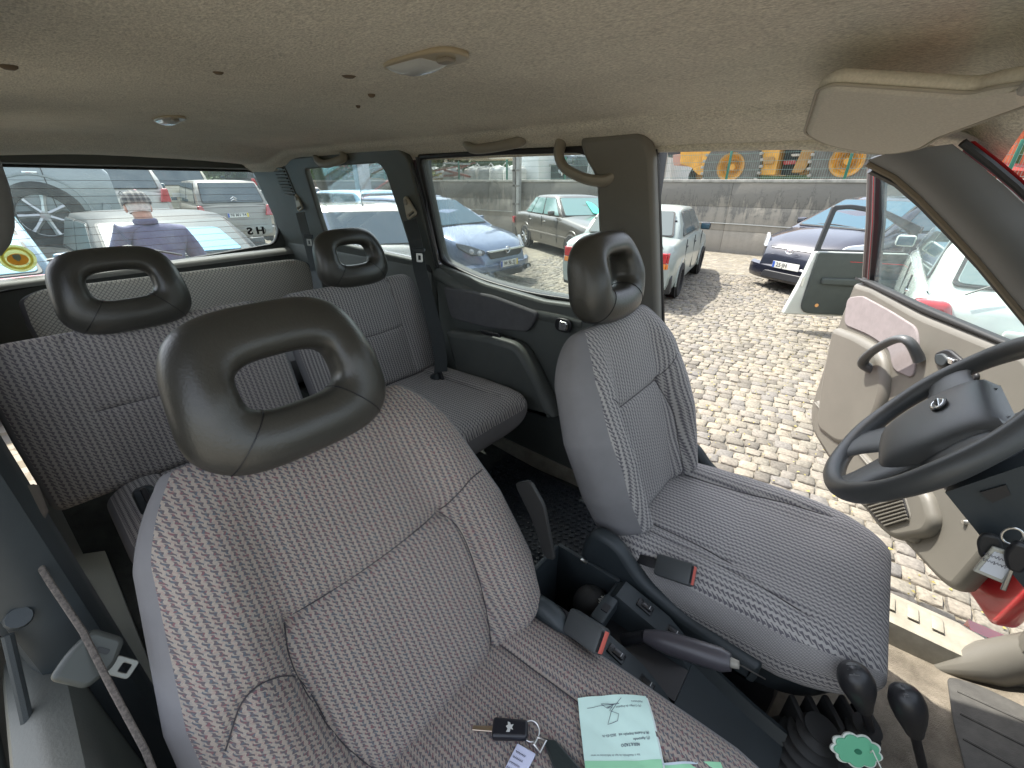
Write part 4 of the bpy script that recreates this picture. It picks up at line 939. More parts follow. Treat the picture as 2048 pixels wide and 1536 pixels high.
# column cowl, lower dash panel, stalk
ca = sc0-sn*.05
MB().tube([sc0-sn*.045, sc0-sn*.10, sc0-sn*.22, sc0-sn*.36], [.050, .064, .075, .10], 20, flat=1.15).build('steering_column', M_con, sw)
MB().tube([P(2010, 970, 'y', .30), P(2060, 960, 'y', .33), P(2120, 950, 'y', .36)], [.013, .018, .012], 14, flat=.8).build('stalk_knob', mat('stalk_grey', (.26, .27, .25), .4), sw)
pk = [P(x, y, 'y', .28) for x, y in ((1890, 985), (2080, 920), (2200, 920), (2200, 1220), (2060, 1190), (1975, 1090))]
MB().loft([pk, [q+V((.06, .30, 0)) for q in pk]]).build('lower_dash', M_con, suv)
cu_ = [P(x, y, 'y', .276) for x, y in ((1960, 985), (2012, 970), (2022, 990), (1985, 1006))]
MB().loft([cu_, [q+V((.0, .003, 0)) for q in cu_]]).build('coin_slot', M_blk, suv)

# keys hanging at the ignition with a label
kh = empty('ignition_keys', P(2030, 1090, 'y', .25), 0, 'bunch of black keys with a handwritten white tag hanging below the steering column', 'keys')
def kpl(pts, th, nm, m_, par, y=.25, d=0, rr=.01):
    KP = Plane((0, y, 0), (1, 0, 0), (0, 0, 1)); return plate(nm, [roundpoly(KP.px(pts), rr)], th, th*.35, KP, m_, par, lift=d)
kpl([(1952, 1082), (1965, 1064), (2000, 1072), (2008, 1100), (1985, 1125), (1958, 1112)], .010, 'leather_fob', M_rub, kh, rr=.008)
tgk = kpl([(1945, 1140), (1985, 1092), (2042, 1112), (2006, 1166)], .006, 'tag_frame', mat('tag_plastic', (.45, .44, .38), .25), kh, y=.24, rr=.002)
kpl([(1957, 1137), (1988, 1100), (2032, 1115), (2003, 1156)], .002, 'tag_paper', mat('tag_paper_white', (.62, .64, .68), .7), tgk, y=.24, d=.0035, rr=.001)
TGP = Plane(P(1990, 1120, 'y', .235), (P(2032, 1115, 'y', .235)-P(1988, 1100, 'y', .235)).normalized()*-1, (P(1957, 1137, 'y', .235)-P(1988, 1100, 'y', .235)).normalized())
if TGP.n.y > 0: TGP = Plane(TGP.o, TGP.ex*-1, TGP.ey)
M_ink = mat('ink_dark', (.05, .05, .09), .7)
for j in range(2): MB().tube([TGP.at(-.014+.0011*i, .005-.010*j+.0026*math.sin(i*1.9+j)*(1+.4*math.sin(i*.7)), .0006) for i in range(27)], .00032, 4).build('handwriting', M_ink, tgk)
kpl([(2005, 1105), (2030, 1080), (2058, 1090), (2070, 1120), (2040, 1145), (2012, 1135)], .012, 'key_head', M_blk, kh, y=.23, rr=.01)
kpl([(2000, 1178), (2022, 1128), (2032, 1132), (2012, 1182)], .003, 'key_blade', M_steel, kh, y=.232, rr=.001)
MB().tube([P(2025+22*math.cos(t), 1072+16*math.sin(t), 'y', .24) for t in [2*math.pi*i/20 for i in range(20)]], .0015, 6, closed=True).build('key_ring', M_steel, kh)

# ================================================================== things on the passenger cushion
def cz(x, y): # cushion surface height near (x, y)
    return .805+.045*0+.055*0+ .10*(x+.40)*.995-.0+.0125
def onc(px, dz=0):
    # point on the cushion seen at pixel px
    z = .84
    for _ in range(6): p = P(*px, 'z', z); z = CZ(p.x, p.y)+dz
    return P(*px, 'z', z)
from mathutils.bvhtree import BVHTree
_cc = [o for o in KIDS[ps.name] if o.name.startswith('cushion_cover')][0]
_bv = BVHTree.FromPolygons([v.co for v in _cc.data.vertices], [p.vertices[:] for p in _cc.data.polygons])
def CZ(x, y):
    h = _bv.ray_cast(V((x, y, 2)), V((0, 0, -1))); return h[0].z if h[0] else .84
M_pap = mat('certificate_paper', (.60, .80, .72), .8, noise_amt=.04, nscale=20); M_papg = mat('certificate_green', (.30, .62, .38), .8); M_pw = mat('paper_white', (.75, .8, .78), .8)
dc = empty('inspection_certificate', onc((1235, 1460)), 0, 'folded pale green inspection certificate lying on the passenger seat cushion', 'document')
c0, c1, c2 = onc((1155, 1400), .006), onc((1292, 1391), .006), onc((1326, 1536), .006)
c3 = c0+(c2-c1)
wS = (c1-c0).length; hS = (c2-c1).length
def SZ(x, y): return sum(CZ(x+dx, y+dy) for dx in (-.02, 0, .02) for dy in (-.02, 0, .02))/9+.0035
def uvp(u, v, lift=0):
    a, b = c0.lerp(c1, u), c3.lerp(c2, u); q = a.lerp(b, v); return V((q.x, q.y, SZ(q.x, q.y)+lift))
def sheet(nm, u0, v0, u1, v1, lift, t, m_, par=dc):
    nu, nv = 14, 16; m = MB(); top = [uvp(u0+(u1-u0)*i/nu, v0+(v1-v0)*j/nv, lift) for j in range(nv+1) for i in range(nu+1)]
    low = [q-V((0, 0, t)) for q in top]; k = len(top); f = []
    for j in range(nv):
        for i in range(nu):
            a = j*(nu+1)+i; f.append((a, a+1, a+nu+2, a+nu+1)); f.append((k+a, k+a+nu+1, k+a+nu+2, k+a+1))
    edge = [j*(nu+1) for j in range(nv+1)]; e2 = [j*(nu+1)+nu for j in range(nv+1)]; e3 = list(range(nu+1)); e4 = [nv*(nu+1)+i for i in range(nu+1)]
    for E_ in (edge, e2, e3, e4):
        for p, q in zip(E_, E_[1:]): f.append((p, q, q+k, p+k))
    return m.add(top+low, f).build(nm, m_, par)
sheet('lower_leaf', .01, .004, 1.03, 1.12, 0, .001, M_pw)
lf = sheet('upper_leaf', 0, 0, 1, 1.12, .003, .0008, M_pap)
sheet('green_band', .002, .90, .998, 1.12, .0034, .0003, M_papg, lf)
sheet('second_sheet', .98, .93, 1.75, 1.12, -.0010, .0008, M_papg)
sheet('hologram_strip', .99, .93, 1.45, .96, .0002, .0003, mat('hologram', (.55, .62, .68), .25), lf)
def dt(s, size, uc, vc, bold=0):
    cu = bpy.data.curves.new('t', 'FONT'); cu.body = s; cu.size = size; cu.align_x = 'CENTER'; cu.align_y = 'CENTER'; cu.resolution_u = 2; cu.offset = bold
    o = bpy.data.objects.new('t', cu); me = bpy.data.meshes.new_from_object(o); bpy.data.objects.remove(o)
    for v_ in me.vertices: v_.co = uvp(uc-v_.co.x/wS, vc+v_.co.y/hS, .0037)
    finish(me, 'print_line', M_ink, lf, False)
dt('Assinatura', .0040, .84, .115); dt('(9) Código do Inspetor     1603', .0040, .64, .185); dt('(8) Próxima inspeção até   2025-03-16', .0042, .60, .565, .00005)
dt('(7) Aprovado', .0042, .80, .635, .00005); dt('RESULTADO', .0046, .64, .70, .0001); dt('Ver a classificação do tipo de deficiências no verso', .0033, .42, .83)
sg = [(.12, .17), (.28, .155), (.58, .14), (.32, .13), (.40, .20), (.50, .145), (.43, .235), (.55, .29), (.52, .38), (.38, .42), (.45, .25), (.56, .12), (.64, .04)]
sgp = []
for i in range(len(sg)-1):
    for k in range(5): t_ = k/5; sgp.append(uvp(sg[i][0]+(sg[i+1][0]-sg[i][0])*t_, sg[i][1]+(sg[i+1][1]-sg[i][1])*t_, .0038))
MB().tube(sgp, .00028, 4).build('signature', M_ink, lf)
# car key with ring, leather fob and paper tag
def kp(px, dz): return onc(px, dz)
ck = empty('car_key', kp((1020, 1458), 0), 0, 'black car key with leather fob and pale paper tag on the passenger seat', 'keys')
ka, kb = kp((985, 1458), .010), kp((1056, 1462), .010); KX = (kb-ka).normalized(); KN = V((.1*-1, 0, 1)).normalized(); KY = KN.cross(KX).normalized()
KP_ = Plane((ka+kb)/2, KX, KY); kl = (kb-ka).length
kf = plate('key_body', [roundpoly([(-kl/2, -.013), (kl/2, -.011), (kl/2, .012), (-kl/2, .014)], .005)], .013, .004, KP_, mat('key_black', (.012, .013, .018), .3), ck)
plate('key_blade', [roundpoly([(-kl/2-.030, -.0035), (-kl/2+.002, -.004), (-kl/2+.002, .0035), (-kl/2-.030, .003)], .0015)], .0028, .0008, KP_, mat('brass_steel', (.62, .52, .42), .3, metal=1), kf, lift=0)
lion = [(-.005, -.006), (-.003, -.002), (-.006, .001), (-.003, .003), (-.004, .007), (.0, .006), (.001, .003), (.005, .004), (.003, 0), (.005, -.003), (.001, -.002), (.0, -.006)]
plate('key_badge', [lion], .0012, .0003, KP_, mat('badge_silver', (.55, .55, .52), .4), kf, lift=.0068)
rc = kp((1062, 1462), .008); rr_ = .012
MB().tube([rc+KX*rr_*math.cos(t)+KY*rr_*math.sin(t)+KN*.003*math.sin(t) for t in [2*math.pi*i/28 for i in range(28)]], .0011, 8, closed=True).build('split_ring', M_steel, ck)
MB().tube([kp((1075, 1475), .008), kp((1068, 1490), .010), kp((1080, 1505), .008), kp((1092, 1482), .010), kp((1075, 1475), .008)], .0022, 8).build('snap_hook', M_steel, ck)
def kq(pts, th, nm, m_, dz, rr=.003, par=ck):
    a, b, c_, d = [kp(q_, dz) for q_ in pts]; ex = (b-a).normalized(); n_ = V((-.1, 0, 1)).normalized(); PPl = Plane(a, ex, n_.cross(ex))
    return plate(nm, [roundpoly([((q_-a).dot(PPl.ex), (q_-a).dot(PPl.ey)) for q_ in (a, b, c_, d)], rr)], th, th*.35, PPl, m_, par), PPl
kq([(1085, 1478), (1112, 1482), (1182, 1560), (1120, 1570)], .008, 'leather_fob', mat('fob_leather', (.02, .028, .028), .35, bump=.3, bscale=300), .006)
o_, tp_ = kq([(1035, 1487), (1072, 1508), (1040, 1570), (1000, 1556)], .003, 'paper_tag', mat('tag_lilac', (.60, .62, .78), .6), .005, .002)
qc = [tp_.px([x])[0] for x in ((1046, 1503), (1018, 1550))]
for j in range(4):
    t = .15+.22*j; cx_, cy_ = qc[0][0]+(qc[1][0]-qc[0][0])*t, qc[0][1]+(qc[1][1]-qc[0][1])*t
    MB().tube([tp_.at(cx_-.008+.0008*i, cy_+.0016*math.sin(i*2.1+j*1.3), .0022) for i in range(20)], .0003, 4).build('handwriting', M_ink, o_)
# items in the storage box
gl_ = empty('sunglasses_case', (-.30, .05, .60), 0, 'black object with white scribbled lettering inside the console storage box', 'case')
MB().grid(lambda a, b: V((-.275, .045, .700))+V((.045*math.cos(2*math.pi*a)*math.sin(math.pi*b), .038*math.sin(2*math.pi*a)*math.sin(math.pi*b), .05*math.cos(math.pi*b))), 20, 12, cu=True).build('case_body', M_rub, gl_)
MB().tube([V((-.252+.005*math.sin(i*2.1), .045+.004*i-.018, .7505-.0006*i*i*.3)) for i in range(9)], .0012, 6).build('lettering', mat('marking_white', (.6, .6, .6), .5), gl_)
pl_ = P(1168, 1122, 'z', .78)
MB().box(pl_, (.016, .008, .004), bev=.001).build('box_latch', M_steel, con)

# ================================================================== outside
GZ = -.12
def terr(x, y): return 1.0*smooth01((2.6-y)/3.0)*smooth01((-x-8.3)/.5)*.9
M_cobg = mat('paving_bed', (.26, .225, .16), 1, noise_amt=.3, nscale=9, bump=.8, bscale=60, bdist=.01)
def cobble_far():
    mt = mat('far_cobbles', (.34, .31, .26), .9); N, L = nodes_of(mt); b = N['Principled BSDF']
    tc = N.new('ShaderNodeTexCoord'); vo = N.new('ShaderNodeTexVoronoi'); vo.feature = 'DISTANCE_TO_EDGE'; vo.inputs['Scale'].default_value = 8.2; vo.inputs['Randomness'].default_value = .55
    v2 = N.new('ShaderNodeTexVoronoi'); v2.inputs['Scale'].default_value = 8.2; v2.inputs['Randomness'].default_value = .55
    for v_ in (vo, v2): L.new(tc.outputs['Object'], v_.inputs['Vector'])
    M = lambda *a: math_node(N, L, *a)
    k = M('GREATER_THAN', vo.outputs[0], .05)
    sep = N.new('ShaderNodeSeparateColor'); L.new(v2.outputs['Color'], sep.inputs[0])
    mx = N.new('ShaderNodeMix'); mx.data_type = 'RGBA'; mx.inputs[6].default_value = (.13, .12, .10, 1); mx.inputs[7].default_value = (.24, .215, .17, 1); L.new(sep.outputs[0], mx.inputs[0])
    m2 = N.new('ShaderNodeMix'); m2.data_type = 'RGBA'; m2.inputs[6].default_value = (.15, .13, .09, 1); L.new(mx.outputs[2], m2.inputs[7]); L.new(k, m2.inputs[0]); L.new(m2.outputs[2], b.inputs['Base Color'])
    bp = N.new('ShaderNodeBump'); bp.inputs['Distance'].default_value = .02; L.new(M('MINIMUM', vo.outputs[0], .12), bp.inputs['Height']); L.new(bp.outputs[0], b.inputs['Normal'])
    return mt
g_ = MB()
def gfn(a, b):
    x = -60+90*a; y = -14+26.6*b; return V((x, y, GZ-.012+terr(x, y)+.02*noise.noise(V((x*.4, y*.4, 0)))*smooth01((abs(x)-9)/4)))
tag(g_.grid(gfn, 260, 100).build('ground', cobble_far(), None, fixn=True), kind='structure')
tag(MB().add([(-300, -300, -.6), (300, -300, -.6), (300, 300, -.6), (-300, 300, -.6)], [(0, 1, 2, 3)]).build('terrain', mat('earth', (.2, .19, .12), 1)), kind='structure')
# cobbles
def stone_mat():
    mt = mat('granite_setts', (.4, .38, .33), .85, spec=.3); N, L = nodes_of(mt); b = N['Principled BSDF']
    oi = N.new('ShaderNodeObjectInfo'); ge = N.new('ShaderNodeNewGeometry'); M = lambda *a: math_node(N, L, *a)
    rr = M('FRACT', M('ADD', M('MULTIPLY', oi.outputs['Random'], 7.3), ge.outputs['Random Per Island']))
    cr = N.new('ShaderNodeValToRGB'); L.new(rr, cr.inputs[0]); e = cr.color_ramp.elements
    e[0].position = 0; e[0].color = (.11, .10, .085, 1); e[1].position = 1; e[1].color = (.245, .215, .17, 1)
    for p_, c_ in ((.3, (.185, .17, .138)), (.55, (.215, .19, .15)), (.8, (.145, .137, .125))):
        q_ = e.new(p_); q_.color = (*c_, 1)
    nz = N.new('ShaderNodeTexNoise'); nz.inputs['Scale'].default_value = 60; nz.inputs['Detail'].default_value = 6; L.new(ge.outputs['Position'], nz.inputs['Vector'])
    mx = N.new('ShaderNodeMix'); mx.data_type = 'RGBA'; mx.blend_type = 'MULTIPLY'; mx.inputs[0].default_value = 1; L.new(cr.outputs[0], mx.inputs[6])
    k = M('MULTIPLY_ADD', nz.outputs[0], 1.3, .35); cc = N.new('ShaderNodeCombineColor')
    for i in range(3): L.new(k, cc.inputs[i])
    L.new(cc.outputs[0], mx.inputs[7]); L.new(mx.outputs[2], b.inputs['Base Color'])
    bp = N.new('ShaderNodeBump'); bp.inputs['Distance'].default_value = .004; bp.inputs['Strength'].default_value = .8; L.new(nz.outputs[0], bp.inputs['Height']); L.new(bp.outputs[0], b.inputs['Normal'])
    return mt
M_st = stone_mat()
def sett(m_, c_, sx, sy, rot, h=.05):
    n_ = 4; pts = []
    cs, sn_ = math.cos(rot), math.sin(rot)
    j = [(rnd.uniform(-.09, .09), rnd.uniform(-.09, .09)) for _ in range(4)]
    bs = [(-.5+j[0][0], -.5+j[0][1]), (.5+j[1][0], -.5+j[1][1]), (.5+j[2][0], .5+j[2][1]), (-.5+j[3][0], .5+j[3][1])]
    t0 = rnd.uniform(-.004, .006)
    outer = []; inner = []; low = []
    for i in range(4):
        a, b = bs[i], bs[(i+1) % 4]
        for q in (a, ((a[0]+b[0])/2*1.06, (a[1]+b[1])/2*1.06)):
            outer.append(q)
    def tr(q, k, z): x, y = q[0]*sx*k, q[1]*sy*k; return (c_[0]+x*cs-y*sn_, c_[1]+x*sn_+y*cs, c_[2]+z)
    ring0 = [tr(q, 1, -h) for q in outer]; ring1 = [tr(q, 1*(0.965 if i % 2 == 0 else 1), t0-.007) for i, q in enumerate(outer)]; ring2 = [tr(q, .86, t0+rnd.uniform(-.0015, .0015)) for q in outer]
    vs = ring0+ring1+ring2+[tr((0, 0), 0, t0+.003)]
    fs = []
    for r_ in (0, 1):
        for i in range(8): fs.append((r_*8+i, r_*8+(i+1) % 8, r_*8+8+(i+1) % 8, r_*8+8+i))
    for i in range(8): fs.append((16+i, 16+(i+1) % 8, 24))
    return m_.add(vs, fs)
cob = []
y = 1.02; row = 0
while y < 9.4:
    rh = .098+rnd.uniform(-.006, .008); x = -6.5+rnd.uniform(0, .1)
    while x < 1.9:
        wd_ = rnd.uniform(.085, .130)
        xx, yy = x+wd_/2, y
        a_ = .16*math.sin(xx*.9+yy*.25)+.10*math.sin(xx*.35)      # rows laid in slow waves
        yb = yy+.22*math.sin(xx*.9+.6)+.10*math.sin(xx*2.1+yy*.5)*.5
        sl_ = .198*math.cos(xx*.9+.6)
        cob.append((xx, yb, wd_-.007, rh-.007, math.atan(sl_)+rnd.uniform(-.06, .06)))
        x += wd_
    y += rh; row += 1
def vis_px(c_):
    d = V((c_[0], c_[1], GZ))-CAM; z = d.dot(FW)
    if z <= .1: return None
    return 1024+FPX*d.dot(RT)/z, 768-FPX*d.dot(UP)/z, z
seen = []
for c_ in cob:
    v_ = vis_px(c_)
    ok = v_ and 1335 < v_[0] < 1760 and 560 < v_[1] < 1010
    seen.append((v_[2] if ok else 99, c_))
seen.sort(key=lambda t: t[0])
ygr = bpy.data.objects['ground']
lib = []
for i in range(24):
    m_ = MB(); sett(m_, (0, 0, 0), .098, .085, 0); me_o = m_.build('paving_stone', M_st, ygr, smooth=True, angle=50, local=True); lib.append(me_o)
for i, (d_, c_) in enumerate(seen[:300]):
    if i < 24: o = lib[i]
    else: o = bpy.data.objects.new('paving_stone', lib[i % 24].data); COL.objects.link(o); o.parent = ygr
    o.location = (c_[0], c_[1], GZ+rnd.uniform(-.003, .003)); o.rotation_euler = (rnd.uniform(-.02, .02), rnd.uniform(-.02, .02), c_[4]+rnd.choice((0, math.pi))); o.scale = (c_[2]/.098, c_[3]/.085, 1)
m_ = MB()
for d_, c_ in seen[300:]: sett(m_, (c_[0], c_[1], GZ), c_[2], c_[3], c_[4])
tag(m_.build('paving_stones', M_st, ygr, smooth=True, fixn=False, angle=50, local=True), kind='stuff')
# moss and dry bits in the joints
mo = MB()
for _ in range(2600):
    x, y = rnd.uniform(-4, 1.0), rnd.uniform(1.2, 9); r_ = rnd.uniform(.004, .011)
    a_ = rnd.uniform(0, 6.28); mo.add([(x+r_*math.cos(a_+k*2.1)*rnd.uniform(.6, 1.6), y+r_*math.sin(a_+k*2.1), GZ+.008+rnd.uniform(0, .006)) for k in range(3)], [(0, 1, 2)])
tag(mo.build('dry_litter', mat('dry_moss', (.30, .25, .07), 1, noise_amt=.4, nscale=3), None, smooth=False, fixn=False), kind='stuff')

# retaining wall, cast in lifts with stained panels
def wall_mat():
    mt = mat('stained_concrete', (.33, .30, .25), .9); N, L = nodes_of(mt); b = N['Principled BSDF']; tc = N.new('ShaderNodeTexCoord')
    mp = N.new('ShaderNodeMapping'); mp.inputs['Scale'].default_value = (3.2, 1, .28); L.new(tc.outputs['Object'], mp.inputs[0])
    n1 = N.new('ShaderNodeTexNoise'); n1.inputs['Scale'].default_value = 1.6; n1.inputs['Detail'].default_value = 8; n1.inputs['Roughness'].default_value = .7; L.new(mp.outputs[0], n1.inputs['Vector'])
    n2 = N.new('ShaderNodeTexNoise'); n2.inputs['Scale'].default_value = 5; n2.inputs['Detail'].default_value = 9; n2.inputs['Roughness'].default_value = .75; L.new(tc.outputs['Object'], n2.inputs['Vector'])
    sp = N.new('ShaderNodeSeparateXYZ'); L.new(tc.outputs['Object'], sp.inputs[0]); M = lambda *a: math_node(N, L, *a)
    h = M('MULTIPLY_ADD', sp.outputs[2], .38, -.30)
    k = M('ADD', M('ADD', M('MULTIPLY', n1.outputs[0], 1.1), M('MULTIPLY', n2.outputs[0], .6)), h)
    cr = N.new('ShaderNodeValToRGB'); L.new(k, cr.inputs[0]); e = cr.color_ramp.elements
    e[0].position = .50; e[0].color = (.33, .30, .25, 1); e[1].position = 1.5; e[1].color = (.11, .11, .10, 1)
    q = e.new(.85); q.color = (.27, .25, .21, 1); q = e.new(1.15); q.color = (.18, .172, .15, 1)
    L.new(cr.outputs[0], b.inputs['Base Color'])
    bp = N.new('ShaderNodeBump'); bp.inputs['Distance'].default_value = .02; bp.inputs['Strength'].default_value = .7; L.new(n2.outputs[0], bp.inputs['Height']); L.new(bp.outputs[0], b.inputs['Normal'])
    return mt
M_wall = wall_mat(); WY = 12.6
wl = empty('retaining_wall', (-8, WY, GZ), 0, 'long stained concrete retaining wall behind the parked cars', 'wall')
x = -30.
while x < 6:
    w_ = 2.95
    for z0, z1 in ((GZ-.1, .427), (.430, 1.032), (1.035, 1.62)):
        MB().box((x+w_/2, WY+.18+rnd.uniform(-.008, .008), (z0+z1)/2), (w_-.006, .36, z1-z0), bev=.006).build('wall_panel', M_wall, wl)
    x += w_
MB().box((-12, WY+.17, 1.66), (36, .40, .075), bev=.012).build('coping', mat('coping_concrete', (.33, .32, .28), .9, noise_amt=.3, nscale=6, bump=.5, bscale=40), wl)
MB().tube([(-30, WY-.02, .62), (-3, WY-.02, .61), (6, WY-.02, .50)], .012, 6).build('conduit', mat('pipe_white', (.5, .5, .46), .6), wl)
yd = MB().add([(-60, WY+.3, 1.3), (30, WY+.3, 1.3), (30, 60, 1.5), (-60, 60, 1.5)], [(0, 1, 2, 3)]).build('yard', mat('yard_dirt', (.28, .25, .19), 1, noise_amt=.3, nscale=2)); tag(yd, kind='structure')
# fence
fe = empty('mesh_fence', (-8, WY+.18, 1.69), 0, 'green welded mesh fence on top of the concrete wall', 'fence')
M_gr = mat('fence_green', (.02, .13, .085), .45); M_wire = mat('fence_wire', (.16, .24, .21), .5)
px_ = [-1.10+2.6*i for i in range(-11, 4)]
for x in px_:
    MB().box((x, WY+.18, 2.03), (.06, .05, .70), bev=.008).build('fence_post', M_gr, fe)
for x in px_[:-1]:
    m_ = MB(); k = 0
    xx = x+.03
    while xx < x+2.57:
        m_.box((xx, WY+.14, 2.02), (.005, .005, .64)); xx += .05
    for z in (1.74, 1.92, 2.12, 2.30): m_.box((x+1.3, WY+.135, z), (2.54, .006, .008))
    tag(m_.build('mesh_panel', M_wire, fe, smooth=False), kind='stuff')
# poles
M_pole = mat('weathered_pole', (.20, .19, .17), .8, noise_amt=.25, nscale=4)
pp_ = P(1034, 400, 'y', WY-.2)
po = empty('steel_pole', (pp_.x, WY-.25, GZ), 0, 'tall grey metal pole standing against the concrete wall behind the dark saloon', 'pole')
MB().box((pp_.x-.07, WY-.25, 2.4), (.13, .12, 5.0), bev=.01).build('pole_channel', M_pole, po); MB().box((pp_.x+.09, WY-.22, 2.4), (.13, .16, 5.0), bev=.01).build('pole_channel', mat('pole_light', (.33, .33, .31), .6, noise_amt=.2, nscale=4), po)
for z in (.9, 1.5, 2.0): MB().box((pp_.x, WY-.29, z), (.34, .04, .06), bev=.005).build('bracket', M_pole, po)
p7 = P(732, 380, 'y', 10.5)
p2_ = empty('concrete_post', (p7.x, 10.5, GZ), 0, 'pale concrete post with a blue-grey pipe, seen through the rear quarter window', 'post')
MB().box((p7.x, 10.5, 2), (.42, .3, 4.4), bev=.02).build('post_body', mat('pale_post', (.42, .40, .40), .8, noise_amt=.15, nscale=3), p2_)
MB().box((p7.x-.36, 10.4, 2), (.26, .2, 4.4), bev=.02).build('pipe_casing', mat('bluegrey', (.20, .29, .33), .6), p2_)

# ------------------------------------------------------------------ vehicles
def glassy(name, col=(.02, .03, .035), rough=.06): return mat(name, col, rough, spec=.9, noise_amt=.0, coat=.6)
M_cg = glassy('car_glass', (.035, .055, .06)); M_cgb = mat('car_glass_blue', (.03, .08, .11), .08, spec=.55)
M_tyre = mat('tyre_rubber', (.022, .022, .022), .85, bump=.3, bscale=60); M_rim = mat('alloy', (.45, .45, .44), .3, metal=.8); M_hub = mat('steel_wheel', (.12, .12, .12), .5)
M_lens = mat('lamp_lens', (.45, .48, .50), .08, spec=.9, coat=.8); M_lensr = mat('tail_lens', (.40, .02, .025), .15, coat=.8); M_lenso = mat('amber_lens', (.62, .20, .03), .15, coat=.8)
M_plate = mat('plate_white', (.68, .68, .62), .5); M_pblue = mat('plate_blue', (.03, .10, .42), .5); M_pyel = mat('plate_yellow', (.65, .50, .05), .5)
M_bump = mat('bumper_black', (.03, .032, .034), .55)
def wheel(root, x, y, r, w_, side, spokes=0, dark=False):
    n_ = 32; s = side
    t_ = MB().lathe([(r*.60, -w_/2), (r*.90, -w_/2), (r*.985, -w_*.36), (r, -w_*.2), (r, w_*.2), (r*.985, w_*.36), (r*.90, w_/2), (r*.62, w_/2), (r*.60, w_*.3)], (x, y, r), (0, s, 0), n_, cap=False).build('wheel', M_tyre, root, local=True)
    rim = MB().lathe([(0, w_*.18), (r*.2, w_*.2), (r*.5, w_*.10), (r*.60, w_*.30), (r*.64, w_*.46), (r*.66, w_*.45)], (x, y, r), (0, s, 0), n_, cap=False).build('rim', M_hub if (dark or spokes) else M_rim, t_, local=True)
    if spokes:
        m_ = MB()
        for k in range(spokes):
            a = 2*math.pi*k/spokes; c_, s_ = math.cos(a), math.sin(a)
            p0 = V((x+c_*r*.12, y+s*w_*.36, r+s_*r*.12)); p1 = V((x+c_*r*.60, y+s*w_*.42, r+s_*r*.60))
            m_.tube([p0, p0.lerp(p1, .6), p1], [r*.075, r*.06, r*.085], 6, upv=(0, 1, 0))
        m_.lathe([(r*.60, w_*.38), (r*.66, w_*.44), (r*.64, w_*.46)], (x, y, r), (0, s, 0), n_, cap=False)
        m_.lathe([(0, w_*.44), (r*.15, w_*.43), (r*.17, w_*.3)], (x, y, r), (0, s, 0), 16, cap=False)
        tag(m_.build('rim_spokes', M_rim, t_, local=True), kind='stuff')
    return t_
